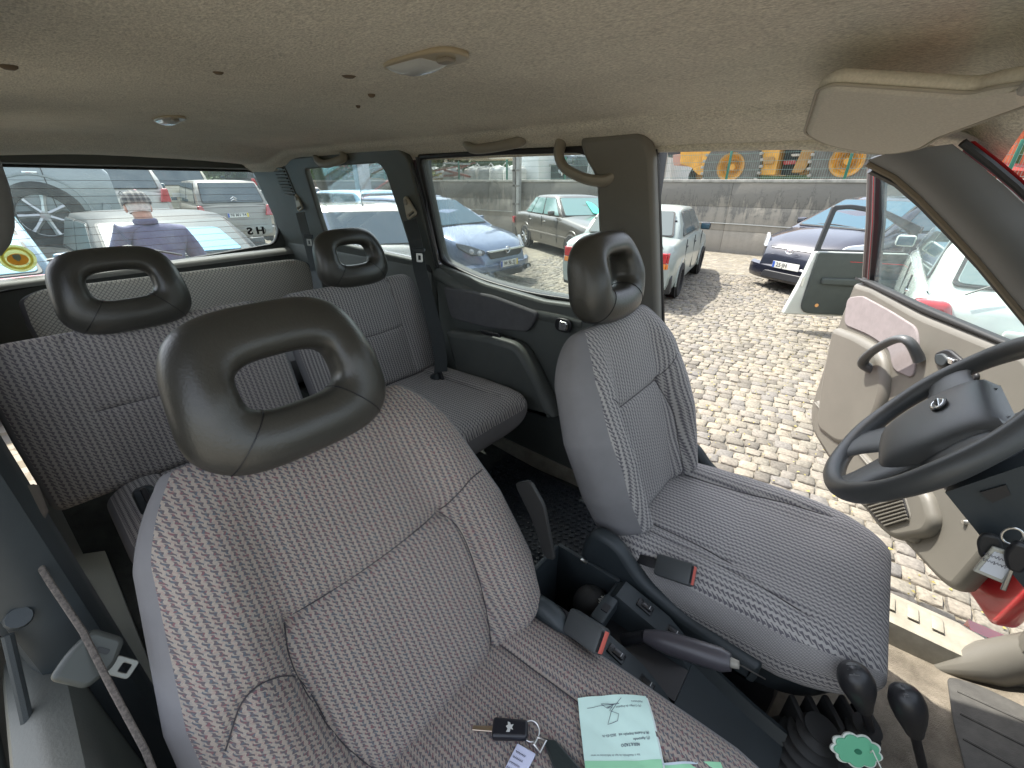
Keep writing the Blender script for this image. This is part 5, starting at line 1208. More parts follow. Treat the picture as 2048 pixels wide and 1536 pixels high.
def car(name, label, cat, loc, head, L=4.2, W=1.7, H=1.42, paint=None, deck=None, gh=None, belt=.9, wr=.30, ax=(.82, .80), zb=.20, fr=(.10, .10), glass=None, side_w=None, group='parked cars', spokes=0, hubdark=False, bump=None, roofw=.76, zt=None, wf=.10, extra=None, mirr=None, doors=(), front=True, moulding=False):
    """loc = ground point under the middle of the FRONT bumper, head = heading angle; x<0 runs to the tail"""
    root = empty(name, loc, head, label, cat, group)
    paint = paint or M_bump; glass = glass or M_cg
    deck = deck or [(-L, .82), (-L+.1, .93), (-L+.9, .96), (-1.25, .95), (-.9, .90), (-.25, .76), (-.06, .66), (0, .5)]
    xs = [-L, -L+.03, -L+.09, -L+.2]+[-L+.2+(L-.45)*i/22 for i in range(1, 23)]+[-.18, -.09, -.03, 0]
    rings = []
    for x in xs:
        ef = smooth01(min(1, (0-x)/(.42))); er = smooth01(min(1, (x+L)/.35))
        hw = W/2*(1-(1-ef)*fr[0]*2.2)*(1-(1-er)*fr[1]*1.6)
        zt_ = interp(deck, x); zlow = zb+.05*(1-min(ef, er)); cr = .028*min(1, ef+.2)
        zm = zlow+(zt_-zlow)*.55
        half = [(hw*.80, zlow), (hw*.955, zlow+.03), (hw*.985, zlow+.12), (hw, zm), (hw*.985, zt_-.12), (hw*.955, zt_-.035), (hw*.90, zt_), (hw*.55, zt_+cr), (0, zt_+cr*1.3)]
        half = [(a, max(z, zlow+.0001*i)) for i, (a, z) in enumerate(half)]
        rings.append([V((x, a, z)) for a, z in half]+[V((x, -a, z)) for a, z in half[-2::-1]])
    body = MB().loft(rings).build('body', paint, root, local=True, angle=50)
    xf, xft, xrt, xr = gh or (-1.15, -1.85, -3.3, -4.0)
    rw_ = W/2*roofw; bw_ = W/2*.93
    zbt = belt-.02
    # greenhouse shell
    gr = []
    prof = [(xf, zbt, bw_), (xf+(xft-xf)*.5, zbt+(H-zbt)*.54, (bw_+rw_)/2), (xft, H-.035, rw_), (xft-.12, H-.012, rw_*.985), ((xft+xrt)/2, H, rw_*.985), (xrt+.12, H-.014, rw_*.98), (xrt, H-.04, rw_*.97), (xr+(xrt-xr)*.5, zbt+(H-zbt)*.52, (bw_+rw_)/2*.98), (xr, zbt, bw_*.96)]
    R2 = []
    for x, z, hw in prof:
        fz = (z-zbt)/(H-zbt)
        if z > H-.05: R2.append([V((x, bw_*.985, zbt)), V((x, (bw_+rw_)/2, (zbt+H)/2)), V((x, hw, z-.05)), V((x, hw-.025, z-.012)), V((x, hw*.6, z+.008)), V((x, 0, z+.014)), V((x, -hw*.6, z+.008)), V((x, -hw+.025, z-.012)), V((x, -hw, z-.05)), V((x, -(bw_+rw_)/2, (zbt+H)/2)), V((x, -bw_*.985, zbt))])
        else:
            q = bw_*.985; R2.append([V((x, q, zbt)), V((x, q+(hw-q)*.5, (zbt+z)/2)), V((x, hw, max(zbt, z-.02))), V((x, hw-.03, z)), V((x, hw*.6, z+.006)), V((x, 0, z+.01)), V((x, -hw*.6, z+.006)), V((x, -hw+.03, z)), V((x, -hw, max(zbt, z-.02))), V((x, -(q+(hw-q)*.5), (zbt+z)/2)), V((x, -q, zbt))])
    MB().loft(R2).build('roof', paint, root, local=True, angle=60)
    def quad_plane(a, b, d): ex = (b-a).normalized(); ey = (d-a); ey = (ey-ex*ey.dot(ex)).normalized(); return Plane(a, ex, ey)
    def win(nm, a, b, c_, d, m_=glass, r_=.05, lift=.018, t=.012):
        pl = quad_plane(a, b, d); pts = [((q-pl.o).dot(pl.ex), (q-pl.o).dot(pl.ey)) for q in (a, b, c_, d)]
        cen = V((xf/2+xr/2, 0, H/2)); out = 1 if (pl.o-cen).dot(pl.n) > 0 else -1
        sl_ = plate(nm, [roundpoly(pts, r_)], t, .004, pl, m_, root, lift=out*lift, local=True)
        k = 1.05; cx_ = sum(p[0] for p in pts)/4; cy2 = sum(p[1] for p in pts)/4
        plate('window_rubber', [roundpoly([(cx_+(p[0]-cx_)*1.035, cy2+(p[1]-cy2)*1.06) for p in pts], r_)], t, .003, pl, M_rub, sl_, lift=out*(lift-.006), local=True)
        return sl_
    zt1, zb1 = H-.085, belt+.03
    def fx(z, x0, x1): return x0+(x1-x0)*(z-zbt)/(H-zbt)
    def hwz(z): return bw_+(rw_-bw_)*(z-zbt)/(H-.05-zbt)
    o_ = .0
    win('windscreen', V((fx(zb1, xf, xft), -hwz(zb1)+.09, zb1)), V((fx(zb1, xf, xft), hwz(zb1)-.09, zb1)), V((fx(zt1, xf, xft), hwz(zt1)-.07, zt1)), V((fx(zt1, xf, xft), -hwz(zt1)+.07, zt1)))
    win('rear_window', V((fx(zb1, xr, xrt), -hwz(zb1)+.12, zb1)), V((fx(zb1, xr, xrt), hwz(zb1)-.12, zb1)), V((fx(zt1, xr, xrt), hwz(zt1)-.10, zt1)), V((fx(zt1, xr, xrt), -hwz(zt1)+.10, zt1)), lift=.028)
    sw_ = side_w or [(.03, .47), (.50, .93)]
    for s in (1, -1):
        for f0, f1 in sw_:
            def X(f, z): return fx(z, xf-.12, xft-.02)*(1-f)+fx(z, xr+.12, xrt+.04)*f
            a, b, c_, d = [V((X(f, z), s*hwz(z), z)) for f, z in ((f0, zb1), (f1, zb1), (f1, zt1+.01), (f0, zt1+.01))]
            win('side_window', a, b, c_, d, r_=.035, lift=.006)
        for xw, k in ((-ax[0], 0), (-L+ax[1], 1)):
            MB().lathe([(0, 0), (wr*1.13, 0), (wr*1.13, .01), (0, .011)], (xw, s*(W/2*.985-.008), wr+.01), (0, s, 0), 28).build('wheel_arch', M_rub, root, local=True)
            MB().tube([V((xw+wr*1.16*math.cos(t), s*W/2*.985, wr+.01+wr*1.16*math.sin(t))) for t in [math.pi*(-.06+1.12*i/18) for i in range(19)]], .02, 6).build('arch_lip', paint, root, local=True)
            wheel(root, xw, s*(W/2-.075), wr, .19, s, spokes, hubdark)
        for xd in doors: MB().box((xd, s*(W/2*.992), (zb+belt)/2+.06), (.010, .012, belt-zb-.16)).build('door_gap', M_rub, root, local=True)
        for xd in doors[:-1] if doors else ():
            MB().box((xd-.0-.78, s*(W/2*.985), belt-.14), (.15, .03, .03), bev=.008).build('door_handle', M_chrome if H > 1.42 else M_bump, root, local=True)
        if moulding: MB().box((-L*.5, s*(W/2+.004), zb+.30), (L*.62, .022, .05), bev=.006).build('side_moulding', bump or M_bump, root, local=True)
        mc = V((xf-.42, s*(W/2+.06), belt+.08)); mo_ = MB().box(mc, (.10, .17, .12), bev=.03).build('door_mirror', mirr or paint, root, local=True)
        MB().box(mc+V((-.052, 0, 0)), (.006, .14, .09), bev=.002).build('mirror_glass', M_cgb, mo_, local=True)
    # front and rear bumpers
    bm_ = bump or paint
    def bumper(x0, s_):
        m_ = MB(); rr_ = []
        for i in range(13):
            t = -1+i/6; yy = t*W/2*.985; xx = x0+s_*(.012-.17*abs(t)**3.2)
            rr_.append([V((xx, yy, zb-.0)), V((xx+s_*.035, yy, zb+.07)), V((xx+s_*.03, yy, zb+.23)), V((xx-s_*.03, yy, zb+.27)), V((xx-s_*.12, yy, zb+.02))])
        m_.loft(rr_); m_.build('bumper', bm_, root, local=True)
    bumper(0, 1); bumper(-L, -1)
    return root, dict(L=L, W=W, H=H, belt=belt, zb=zb, ax=ax, wr=wr, bw=bw_, rw=rw_, xf=xf, xft=xft, xr=xr, xrt=xrt)
def numplate(root, x, z, s, txt, w_=.50, h=.11, yel=True, y=0, tilt=0, blue=True):
    pl = Plane((x, y, z), (0, s, 0), (-math.sin(tilt)*s, 0, math.cos(tilt)))
    b_ = plate('number_plate', [roundpoly([(-w_/2, -h/2), (w_/2, -h/2), (w_/2, h/2), (-w_/2, h/2)], .01)], .008, .002, pl, M_plate, root, local=True)
    if blue: plate('plate_band', [[(-w_/2+.004, -h/2+.004), (-w_/2+.046, -h/2+.004), (-w_/2+.046, h/2-.004), (-w_/2+.004, h/2-.004)]], .003, .0005, pl, M_pblue, b_, lift=.0048, local=True)
    if yel: plate('plate_band', [[(w_/2-.046, -h/2+.004), (w_/2-.004, -h/2+.004), (w_/2-.004, h/2-.004), (w_/2-.046, h/2-.004)]], .003, .0005, pl, M_pyel, b_, lift=.0048, local=True)
    if txt: text('plate_lettering', txt, .095, pl, .005, -.002, M_blk, b_, lift=.0045, ext=.0008, local=True, bold=.0012)
    return b_
def lamp(root, pts, x, s, m_, nm='headlight', t=.07, sweep=0, y0=0):
    """pts in (y, z) seen on the end of the car"""
    pl = Plane((x, 0, 0), V((sweep, s, 0)), (0, 0, 1)); return plate(nm, [roundpoly(pts, .03)], t, .02, pl, m_, root, local=True)
def at_front(x, y, z=GZ): return (x, y, z)

# dark brown three-box saloon by the wall
P_merc = mat('paint_dark_brown', (.050, .045, .037), .35, noise_amt=.06, coat=.5)
hm = math.atan2(-.48, .87)
merc, q = car('parked_car', 'dark brown saloon with a green sunshade parked against the concrete wall', 'car', (-4.51, 8.68, GZ), hm, 4.70, 1.74, 1.43, P_merc, [(-4.7, .80), (-4.6, .92), (-3.75, .96), (-1.5, .95), (-1.3, .93), (-.12, .80), (-.03, .74), (0, .5)], (-1.42, -2.15, -3.35, -3.95), .94, .31, (.85, 1.05), .20, (.04, .05), mat('glass_teal', (.10, .19, .18), .08, spec=.9, coat=.6), [(.03, .44), (.47, .80), (.82, .97)], doors=(-1.62, -2.55, -3.4), moulding=True, bump=mat('brown_cladding', (.11, .10, .085), .6), spokes=10)
lamp(merc, [(.50, .58), (.84, .58), (.84, .78), (.50, .78)], -4.71, -1, M_lensr, 'tail_light', .10); lamp(merc, [(-.84, .58), (-.50, .58), (-.50, .78), (-.84, .78)], -4.71, -1, M_lensr, 'tail_light', .10)
for s in (1, -1): MB().box((-4.62, s*.868, .70), (.16, .03, .17), bev=.01).build('tail_light', M_lensr, merc, local=True)
sh_ = MB().poly([V((-1.75, -.25, 1.02)), V((-1.72, .10, 1.00)), V((-2.02, .02, 1.30)), V((-2.02, -.12, 1.28))]); 
sg_ = Plane((-1.42, 0, .94), (0, 1, 0), V((-2.15+1.42, 0, .49)))
plate('sunshade', [roundpoly([(.08, .10), (.42, .06), (.30, .30), (.22, .52), (.06, .58)], .05)], .01, .003, sg_, mat('shade_green', (.10, .62, .48), .4), merc, lift=.032 if sg_.n.z > 0 else -.032, local=True)

# pale green saloon seen from behind
P_cor = mat('paint_pale_green', (.26, .30, .28), .35, noise_amt=.04, coat=.4)
hc_ = math.atan2(.983, -.183)
cor, q = car('parked_car', 'small pale green saloon seen from its rear corner, red and amber tail lights, black mirror', 'car', (-3.80, 9.48, GZ), hc_, 4.10, 1.74, 1.36, P_cor, [(-4.1, .78), (-4.02, .90), (-3.45, .93), (-1.2, .92), (-1.05, .90), (-.15, .72), (-.03, .66), (0, .5)], (-1.15, -1.75, -2.95, -3.42), .92, .285, (.80, .90), .20, (.03, .03), mat('glass_pale', (.10, .12, .12), .12, spec=.45), [(.03, .44), (.47, .90)], doors=(-1.35, -2.2, -3.05), mirr=M_blk, bump=M_bump, moulding=False, hubdark=True, roofw=.78)
for s in (1, -1):
    y0, y1 = (.42, .775) if s > 0 else (-.775, -.42)
    plR = Plane((-4.105, 0, 0), (0, -1, 0), (0, 0, 1)); f_ = -1
    tl = plate('tail_light', [roundpoly([(-y1, .66), (-y0, .66), (-y0, .80), (-y1, .80)], .012)], .05, .012, plR, M_lensr, cor, local=True)
    plate('indicator', [roundpoly([(-y1, .575), (-y0, .575), (-y0, .655), (-y1, .655)], .012)], .05, .012, plR, M_lenso, tl, local=True)
    MB().box((-4.04, s*.790, .73), (.14, .03, .14), bev=.008).build('lens_wrap', M_lensr, tl, local=True); MB().box((-4.04, s*.790, .615), (.14, .03, .075), bev=.008).build('lens_wrap', M_lenso, tl, local=True)
    MB().box((-3.15, s*.66, 1.06), (.03, .03, .24)).build('rear_pillar_vent', M_blk, cor, local=True)
text('badge_lettering', 'COROLLA', .055, Plane((-4.055, 0, .865), (0, -1, 0), (.12, 0, 1)), .55, 0, M_blk, cor, lift=.012, local=True, sx=1.2)
text('badge_lettering', '1.3 DX', .045, Plane((-4.055, 0, .865), (0, -1, 0), (.12, 0, 1)), -.62, 0, M_blk, cor, lift=.012, local=True)
numplate(cor, -4.125, .66, -1, '', yel=False)
MB().box((-3.93, .0, .24), (.16, 1.2, .16), bev=.03).build('rear_apron', M_bump, cor, local=True)

# silver-blue hatchback facing right
P_ops = mat('paint_silver_blue', (.17, .23, .34), .28, metal=.35, coat=.9, noise_amt=.03)
ho = .05; opf = P(1030, 500, 'z', .55)
opl, q = car('parked_car', 'silver-blue hatchback with its front towards the open lot, seen through the rear side window', 'car', (opf.x-.30, opf.y+.12, GZ), ho, 4.25, 1.75, 1.46, P_ops, [(-4.25, .8), (-4.1, .95), (-1.2, .98), (-1.02, .95), (-.50, .84), (-.16, .72), (-.04, .62), (0, .45)], (-1.0, -1.95, -3.4, -4.1), .96, .31, (.86, .78), .18, (.16, .12), M_cgb, spokes=5, doors=(-1.5, -2.5, -3.3), roofw=.74)
for s in (1, -1):
    pl = Plane((-.20, s*.66, .68), V((-.55, s*.62*-s*s, 0)) if False else V((-.62, s*.70, 0)).normalized(), V((-.25, 0, 1)))
    if pl.n.dot(V((1, s*.6, 0))) < 0: pl = Plane(pl.o, pl.ex*-1, pl.ey)
    sg2 = 1 if pl.ex.y*s > 0 else -1
    hl = plate('headlight', [roundpoly([(sg2*-.20, -.02), (sg2*-.18, -.09), (sg2*.05, -.10), (sg2*.25, .03), (sg2*.27, .12), (sg2*.05, .07)], .03)], .06, .02, pl, mat('lamp_dark', (.05, .06, .07), .1, coat=.9), opl, local=True, lift=.03)
    for dx in (-.10, .03): MB().lathe([(0, .01), (.038, .0), (.047, -.012)], pl.at(sg2*dx, -.035+dx*.2, .066), pl.n, 16).build('lamp_bowl', M_lens, hl, local=True)
gpl = Plane((.045, 0, 0), (0, 1, 0), (-.12, 0, 1))
gl2 = plate('grille', [roundpoly([(-.42, .52), (.42, .52), (.50, .66), (-.50, .66)], .04)], .05, .01, gpl, M_bump, opl, local=True)
plate('grille_bar', [roundpoly([(-.49, .625), (.49, .625), (.50, .665), (-.50, .665)], .012)], .06, .01, gpl, M_chrome, gl2, local=True, lift=.02)
plate('lower_grille', [roundpoly([(-.36, .20), (.36, .20), (.42, .31), (-.42, .31)], .03)], .05, .01, gpl, M_bump, opl, local=True, lift=.05)
for s in (1, -1): fg = plate('fog_lamp_recess', [roundpoly([(s*.52, .22), (s*.74, .25), (s*.70, .32), (s*.50, .32)], .03)], .04, .01, Plane((-.005, 0, 0), (0, 1, 0), (-.1, 0, 1)), M_bump, opl, local=True, lift=.05); MB().lathe([(0, .01), (.032, .008), (.036, 0)], (.055, s*.60, .275), (1, 0, 0), 14).build('fog_lamp', M_lens, fg, local=True)
em = MB().tube([V((.035, .055*math.cos(t), .645+.055*math.sin(t))) for t in [2*math.pi*i/24 for i in range(24)]], .007, 6, closed=True).build('emblem', M_chrome, opl, local=True)
MB().tube([V((.038, -.07, .66)), V((.038, -.02, .642)), V((.038, .02, .648)), V((.038, .07, .63))], .006, 6).build('emblem_bolt', M_chrome, em, local=True)
numplate(opl, .070, .42, 1, '99 36 ZJ')

# black hatchback nose behind the open door
P_aur = mat('paint_dark_blue_grey', (.014, .016, .028), .25, coat=.7, noise_amt=.03)
ha = math.atan2(-.86, -.50)
aur, q = car('parked_car', 'dark blue-grey hatchback nose with chrome-barred grille behind the open car door', 'car', (-1.12, 8.05, GZ), ha, 4.22, 1.76, 1.52, P_aur, [(-4.2, .9), (-1.2, 1.04), (-.95, 1.0), (-.5, .90), (-.2, .78), (-.05, .68), (0, .5)], (-.85, -1.95, -3.5, -4.1), 1.0, .32, (.86, .8), .17, (.16, .1), M_cgb, spokes=5, doors=(-1.5, -2.5), roofw=.74)
for s in (1, -1):
    pl = Plane((-.24, s*.68, .76), V((-.66, s*.66, 0)).normalized(), V((-.3, 0, 1)))
    if pl.n.dot(V((1, s*.6, 0))) < 0: pl = Plane(pl.o, pl.ex*-1, pl.ey)
    sg2 = 1 if pl.ex.y*s > 0 else -1
    hl = plate('headlight', [roundpoly([(sg2*-.16, -.08), (sg2*.10, -.09), (sg2*.30, .06), (sg2*.30, .14), (sg2*.0, .08)], .04)], .06, .02, pl, M_lens, aur, local=True, lift=.03)
gpl = Plane((.05, 0, 0), (0, 1, 0), (-.25, 0, 1))
g3_ = plate('grille', [roundpoly([(-.40, .60), (.40, .60), (.52, .74), (-.52, .74)], .04)], .05, .01, gpl, M_bump, aur, local=True, lift=.01)
for z in (.64, .70): plate('grille_bar', [roundpoly([(-.46, z), (.46, z), (.46, z+.02), (-.46, z+.02)], .008)], .05, .008, gpl, M_chrome, g3_, local=True, lift=.03)
eo = V((.06, 0, .70))
for rx, rz in ((.075, .052), (.028, .050)):
    MB().tube([eo+V((.0, rx*math.cos(t), rz*math.sin(t))) for t in [2*math.pi*i/28 for i in range(28)]], .007, 6, closed=True).build('emblem', M_chrome, g3_, local=True)
MB().tube([eo+V((.0, .055*math.cos(t), .024+.020*math.sin(t))) for t in [2*math.pi*i/20 for i in range(20)]], .005, 6, closed=True).build('emblem', M_chrome, g3_, local=True)
numplate(aur, .060, .45, 1, '25·JH      ', yel=False)
plate('lower_grille', [roundpoly([(-.42, .20), (.42, .20), (.38, .32), (-.38, .32)], .03)], .03, .01, gpl, M_blk, aur, local=True, lift=.085)
MB().tube([V((-.95, .60, 1.03)), V((-.98, -.1, 1.075)), V((-1.0, -.6, 1.06))], .012, 6).build('wiper', M_blk, aur, local=True)

# white car ahead of our door with its own front door open
P_wt = mat('paint_white_mint', (.50, .53, .49), .25, coat=.8, noise_amt=.03)
wtx, wty = 1.10, 7.35
wt, q = car('parked_car', 'white hatchback with red tail light and wide open front door, seen through our door glass', 'car', (wtx, wty, GZ), math.pi/2, 4.15, 1.70, 1.50, P_wt, [(-4.15, .95), (-4.08, 1.06), (-1.2, 1.06), (-.9, 1.0), (-.2, .82), (0, .55)], (-.95, -1.7, -3.30, -3.98), 1.06, .30, (.8, .75), .2, (.12, .06), mat('glass_grey_green', (.10, .14, .13), .08, spec=1, coat=.8), doors=(-2.4, -3.2), roofw=.80)
for s in (1, -1):
    plate('tail_light', [roundpoly([(s*.60, .86), (s*.84, .86), (s*.84, 1.03), (s*.66, 1.03)], .04)], .14, .04, Plane((-4.14, 0, 0), (0, 1, 0), (0, 0, 1)), M_lensr, wt, local=True)
plate('plate_recess', [roundpoly([(-.34, .70), (.34, .70), (.34, .84), (-.34, .84)], .02)], .02, .005, Plane((-4.18, 0, 0), (0, 1, 0), (0, 0, 1)), mat('recess_grey', (.22, .24, .24), .5), wt, local=True)
MB().box((-4.20, 0, .88), (.05, .80, .07), bev=.02).build('tailgate_handle', P_wt, wt, local=True)
numplate(wt, -4.20, .77, -1, '', yel=False)
MB().tube([V((-4.13, .62, 1.08)), V((-4.10, .50, 1.16))], .006, 6).build('rear_wiper', M_blk, wt, local=True)
# its open door
dA = V((.24, 6.28, 0)); dB = V((-.74, 5.70, 0)); de = (dB-dA).normalized(); DPW = Plane(dA, de, (0, 0, 1))
if DPW.n.dot(CAM-dA) < 0: DPW = Plane(dA, de*-1, (0, 0, 1))
Ld = (dB-dA).length; ss = 1 if (DPW.ex-de).length < 1 else -1
dq = lambda d, z: (ss*d, z)
od = plate('front_door', [roundpoly([dq(-.02, .08), dq(Ld, .08), dq(Ld-.10, .50), dq(Ld-.16, .86), dq(-.02, .86)], [.05, .03, .05, .02, .02])], .09, .02, DPW, P_wt, wt)
plate('door_trim', [roundpoly([dq(0, .11), dq(Ld-.17, .11), dq(Ld-.175, .50), dq(Ld-.185, .85), dq(0, .85)], [.02, .14, .1, .02, .02])], .04, .012, DPW, mat('door_trim_dark', (.045, .055, .05), .6, noise_amt=.1), od, lift=.055)
plate('arm_rest', [roundpoly([dq(.0, .46), dq(Ld-.30, .48), dq(Ld-.30, .56), dq(0, .56)], .03)], .06, .02, DPW, MATS['door_trim_dark'], od, lift=.085)
plate('red_strip', [roundpoly([dq(.0, .73), dq(Ld-.55, .75), dq(Ld-.55, .757), dq(0, .742)], .002)], .006, .002, DPW, M_lensr, od, lift=.076)
plate('window_frame', [roundpoly([dq(-.02, .84), dq(Ld-.16, .84), dq(Ld-.21, 1.36), dq(Ld-.40, 1.375), dq(Ld-.75, 1.33), dq(-.05, 1.15)], [.01, .02, .03, .05, .1, .02]), roundpoly([dq(.04, .88), dq(Ld-.22, .88), dq(Ld-.262, 1.312), dq(Ld-.40, 1.325), dq(Ld-.75, 1.27), dq(.05, 1.08)], [.01, .02, .03, .05, .1, .02])], .05, .015, DPW, M_bump, od)
plate('door_latch', [roundpoly([dq(Ld-.13, .44), dq(Ld-.10, .44), dq(Ld-.10, .56), dq(Ld-.13, .56)], .005)], .012, .003, DPW, M_steel, od, lift=.05)
MB().lathe([(0, .003), (.022, 0)], DPW.at(*dq(Ld-.34, .22), .078), DPW.n, 14).build('courtesy_lamp', mat('courtesy_amber', (.7, .35, .12), .3), od)

# white hatchback just behind our left rear corner
P_wh = mat('paint_white', (.56, .56, .52), .22, coat=.9)
hw_ = math.atan2(.50, -.86)
def front_from_rear(rx, ry, h, L): return (rx+math.cos(h)*L, ry+math.sin(h)*L, GZ)
wh_, q = car('parked_car', 'white hatchback close behind our left rear corner, with roof antenna and dark tailgate glass', 'car', front_from_rear(-4.80, 2.42, hw_, 3.85), hw_, 3.85, 1.66, 1.42, P_wh, [(-3.85, .85), (-3.8, .96), (-1.1, .95), (-.85, .9), (-.2, .75), (0, .5)], (-.9, -1.6, -3.35, -3.78), .95, .29, (.8, .7), .2, (.1, .06), mat('glass_bluegrey', (.07, .11, .14), .06, spec=1, coat=.9), doors=(-1.4, -2.6), roofw=.80)
MB().tube([V((-3.20, .0, 1.43)), V((-3.12, .0, 1.46)), V((-3.30, 0, 1.66))], [.014, .008, .004], 6).build('antenna', M_blk, wh_, local=True)
# blue cars beyond it
P_lb = mat('paint_light_blue', (.16, .34, .46), .25, coat=.8); P_db = mat('paint_navy', (.03, .05, .12), .25, coat=.9)
car('parked_car', 'light blue car whose roof shows beyond the white hatchback', 'car', (-11.5, 5.1, GZ+.1), math.pi, 4.0, 1.66, 1.45, P_lb, roofw=.8, gh=(-.95, -1.6, -3.2, -3.8))
car('parked_car', 'navy car almost hidden between the white hatchback and the silver-blue one', 'car', (-11.9, 7.3, GZ), math.pi-.3, 4.2, 1.7, 1.46, P_db, roofw=.78)

# cars behind the tailgate
P_dk = mat('paint_dark_grey', (.05, .055, .055), .6, spec=.25); P_nb = mat('paint_steel_blue', (.10, .17, .22), .25, coat=.8)
ca_, q = car('parked_car', 'grey car with a blue sunshade in its windscreen, right behind the man', 'car', (-5.15, .80, GZ), 0, 3.5, 1.62, 1.36, P_dk, [(-3.5, .8), (-.9, .92), (-.7, .9), (-.1, .72), (0, .5)], (-.62, -1.35, -2.8, -3.4), .92, .28, (.7, .7), .2, (.1, .06), mat('glass_dusty', (.09, .11, .11), .3, spec=.25), roofw=.80)
wsp = Plane((-.62, 0, .90), (0, 1, 0), V((-.73, 0, .46)))
plate('sunshade', [roundpoly([(.05, .12), (.56, .10), (.46, .52), (.08, .55)], .05)], .008, .002, wsp, mat('shade_blue', (.11, .33, .48), .6), ca_, lift=(1 if wsp.n.x > 0 else -1)*.030, local=True)
cb_, q = car('parked_car', 'steel-blue car at the far left behind our tailgate, pale sunshade behind its windscreen', 'car', (-4.75, -1.05, GZ), 0, 3.4, 1.66, 1.52, P_nb, [(-3.9, .85), (-.95, .98), (-.75, .95), (-.1, .75), (0, .5)], (-.55, -1.45, -3.2, -3.8), .96, .29, (.75, .7), .2, (.1, .06), mat('glass_turq', (.14, .34, .40), .12, spec=.8), roofw=.82)
P_sv = mat('paint_silver', (.24, .27, .27), .35, metal=.2, coat=.5)
def gat(x, y): return GZ+terr(x, y)
sv_, q = car('parked_car', 'tall silver off-road car at the far left of the rear window, large alloy wheel visible', 'car', (-9.90, -3.2, .70), -math.pi/2, 4.1, 1.78, 1.78, P_sv, [(-4.1, 1.0), (-4.0, 1.12), (-1.3, 1.12), (-1.1, 1.10), (-.15, .98), (0, .6)], (-1.25, -1.8, -3.7, -4.0), 1.12, .44, (.98, .85), .32, (.06, .04), mat('glass_smoke', (.10, .14, .15), .08, spec=1, coat=.8), spokes=7, doors=(-1.5, -2.5, -3.4), roofw=.85)
P_w2 = mat('paint_white_dull', (.40, .39, .35), .35, coat=.5); P_cr = mat('paint_cream', (.50, .46, .34), .35, coat=.5); P_rd = mat('paint_dark_red', (.25, .03, .03), .3, coat=.6); P_bg = mat('paint_beige_grey', (.24, .225, .19), .35, metal=.2, coat=.5)
def tailcar(label, rx, ry, z, h, L, W, H, paint, belt, plate_t, lamps=M_lensr, lz=(.75, 1.02), **k):
    c_, q = car('parked_car', label, 'car', (rx+math.cos(h)*L, ry+math.sin(h)*L, z), h, L, W, H, paint, [(-L, belt-.12), (-L+.06, belt-.02), (-1.2, belt), (-.9, belt-.05), (-.2, .75), (0, .5)], (-1.0, -1.8, -L+.42, -L+.06), belt, .30, (.8, .75), .2, (.1, .07), roofw=.82, **k)
    for s in (1, -1): plate('tail_light', [roundpoly([(s*(W/2-.22), lz[0]), (s*(W/2-.02), lz[0]), (s*(W/2-.03), lz[1]), (s*(W/2-.14), lz[1])], .03)], .10, .03, Plane((-L+.0, 0, 0), (0, 1, 0), (0, 0, 1)), lamps, c_, local=True)
    numplate(c_, -L-.06, .78, -1, plate_t, yel=bool(plate_t), blue=bool(plate_t))
    return c_, L
c1_, L_ = tailcar('white hatchback with its tailgate towards us, between the silver off-road car and the cream estate', -12.4, 1.52, .42, math.pi-.15, 3.9, 1.66, 1.46, P_w2, .98, '')
em = MB().tube([V((-L_-.04, .0+.035*math.cos(t), .93+.045*math.sin(t))) for t in [2*math.pi*i/4 for i in range(4)]], .008, 5, closed=True).build('emblem', M_blk, c1_, local=True)
c2_, L_ = tailcar('beige-grey family car with plate 98 MV 94, right of the man', -13.4, 3.95, .0, math.pi-.12, 4.2, 1.78, 1.62, P_bg, 1.05, '98 MV 94')
for dz in (0, .055):
    MB().tube([V((-L_+.005, -.07, 1.12+dz)), V((-L_+.0, 0, 1.17+dz)), V((-L_+.005, .07, 1.12+dz))], .009, 5).build('emblem', M_chrome, c2_, local=True)
tailcar('cream estate car with roof rails, left of the beige-grey family car', -16.2, 3.55, .45, math.pi-.1, 4.3, 1.76, 1.60, P_cr, 1.0, '')
tailcar('white car with red tail lights at the right edge of the rear window view', -15.5, 6.9, .0, math.pi-.1, 4.1, 1.7, 1.45, P_w2, .95, '')
tailcar('dark red car on the slope behind the white hatchback', -18.3, 2.1, 1.2, math.pi, 4.0, 1.7, 1.5, P_rd, 1.0, '')
tailcar('silver hatchback in the farthest row, above the cream estate', -21.5, 5.0, 1.2, math.pi, 4.0, 1.7, 1.5, P_sv, 1.0, '')
tailcar('dark estate in the farthest row, upper right of the rear window', -20.5, 8.0, .7, math.pi, 4.3, 1.7, 1.5, P_dk, 1.0, '')

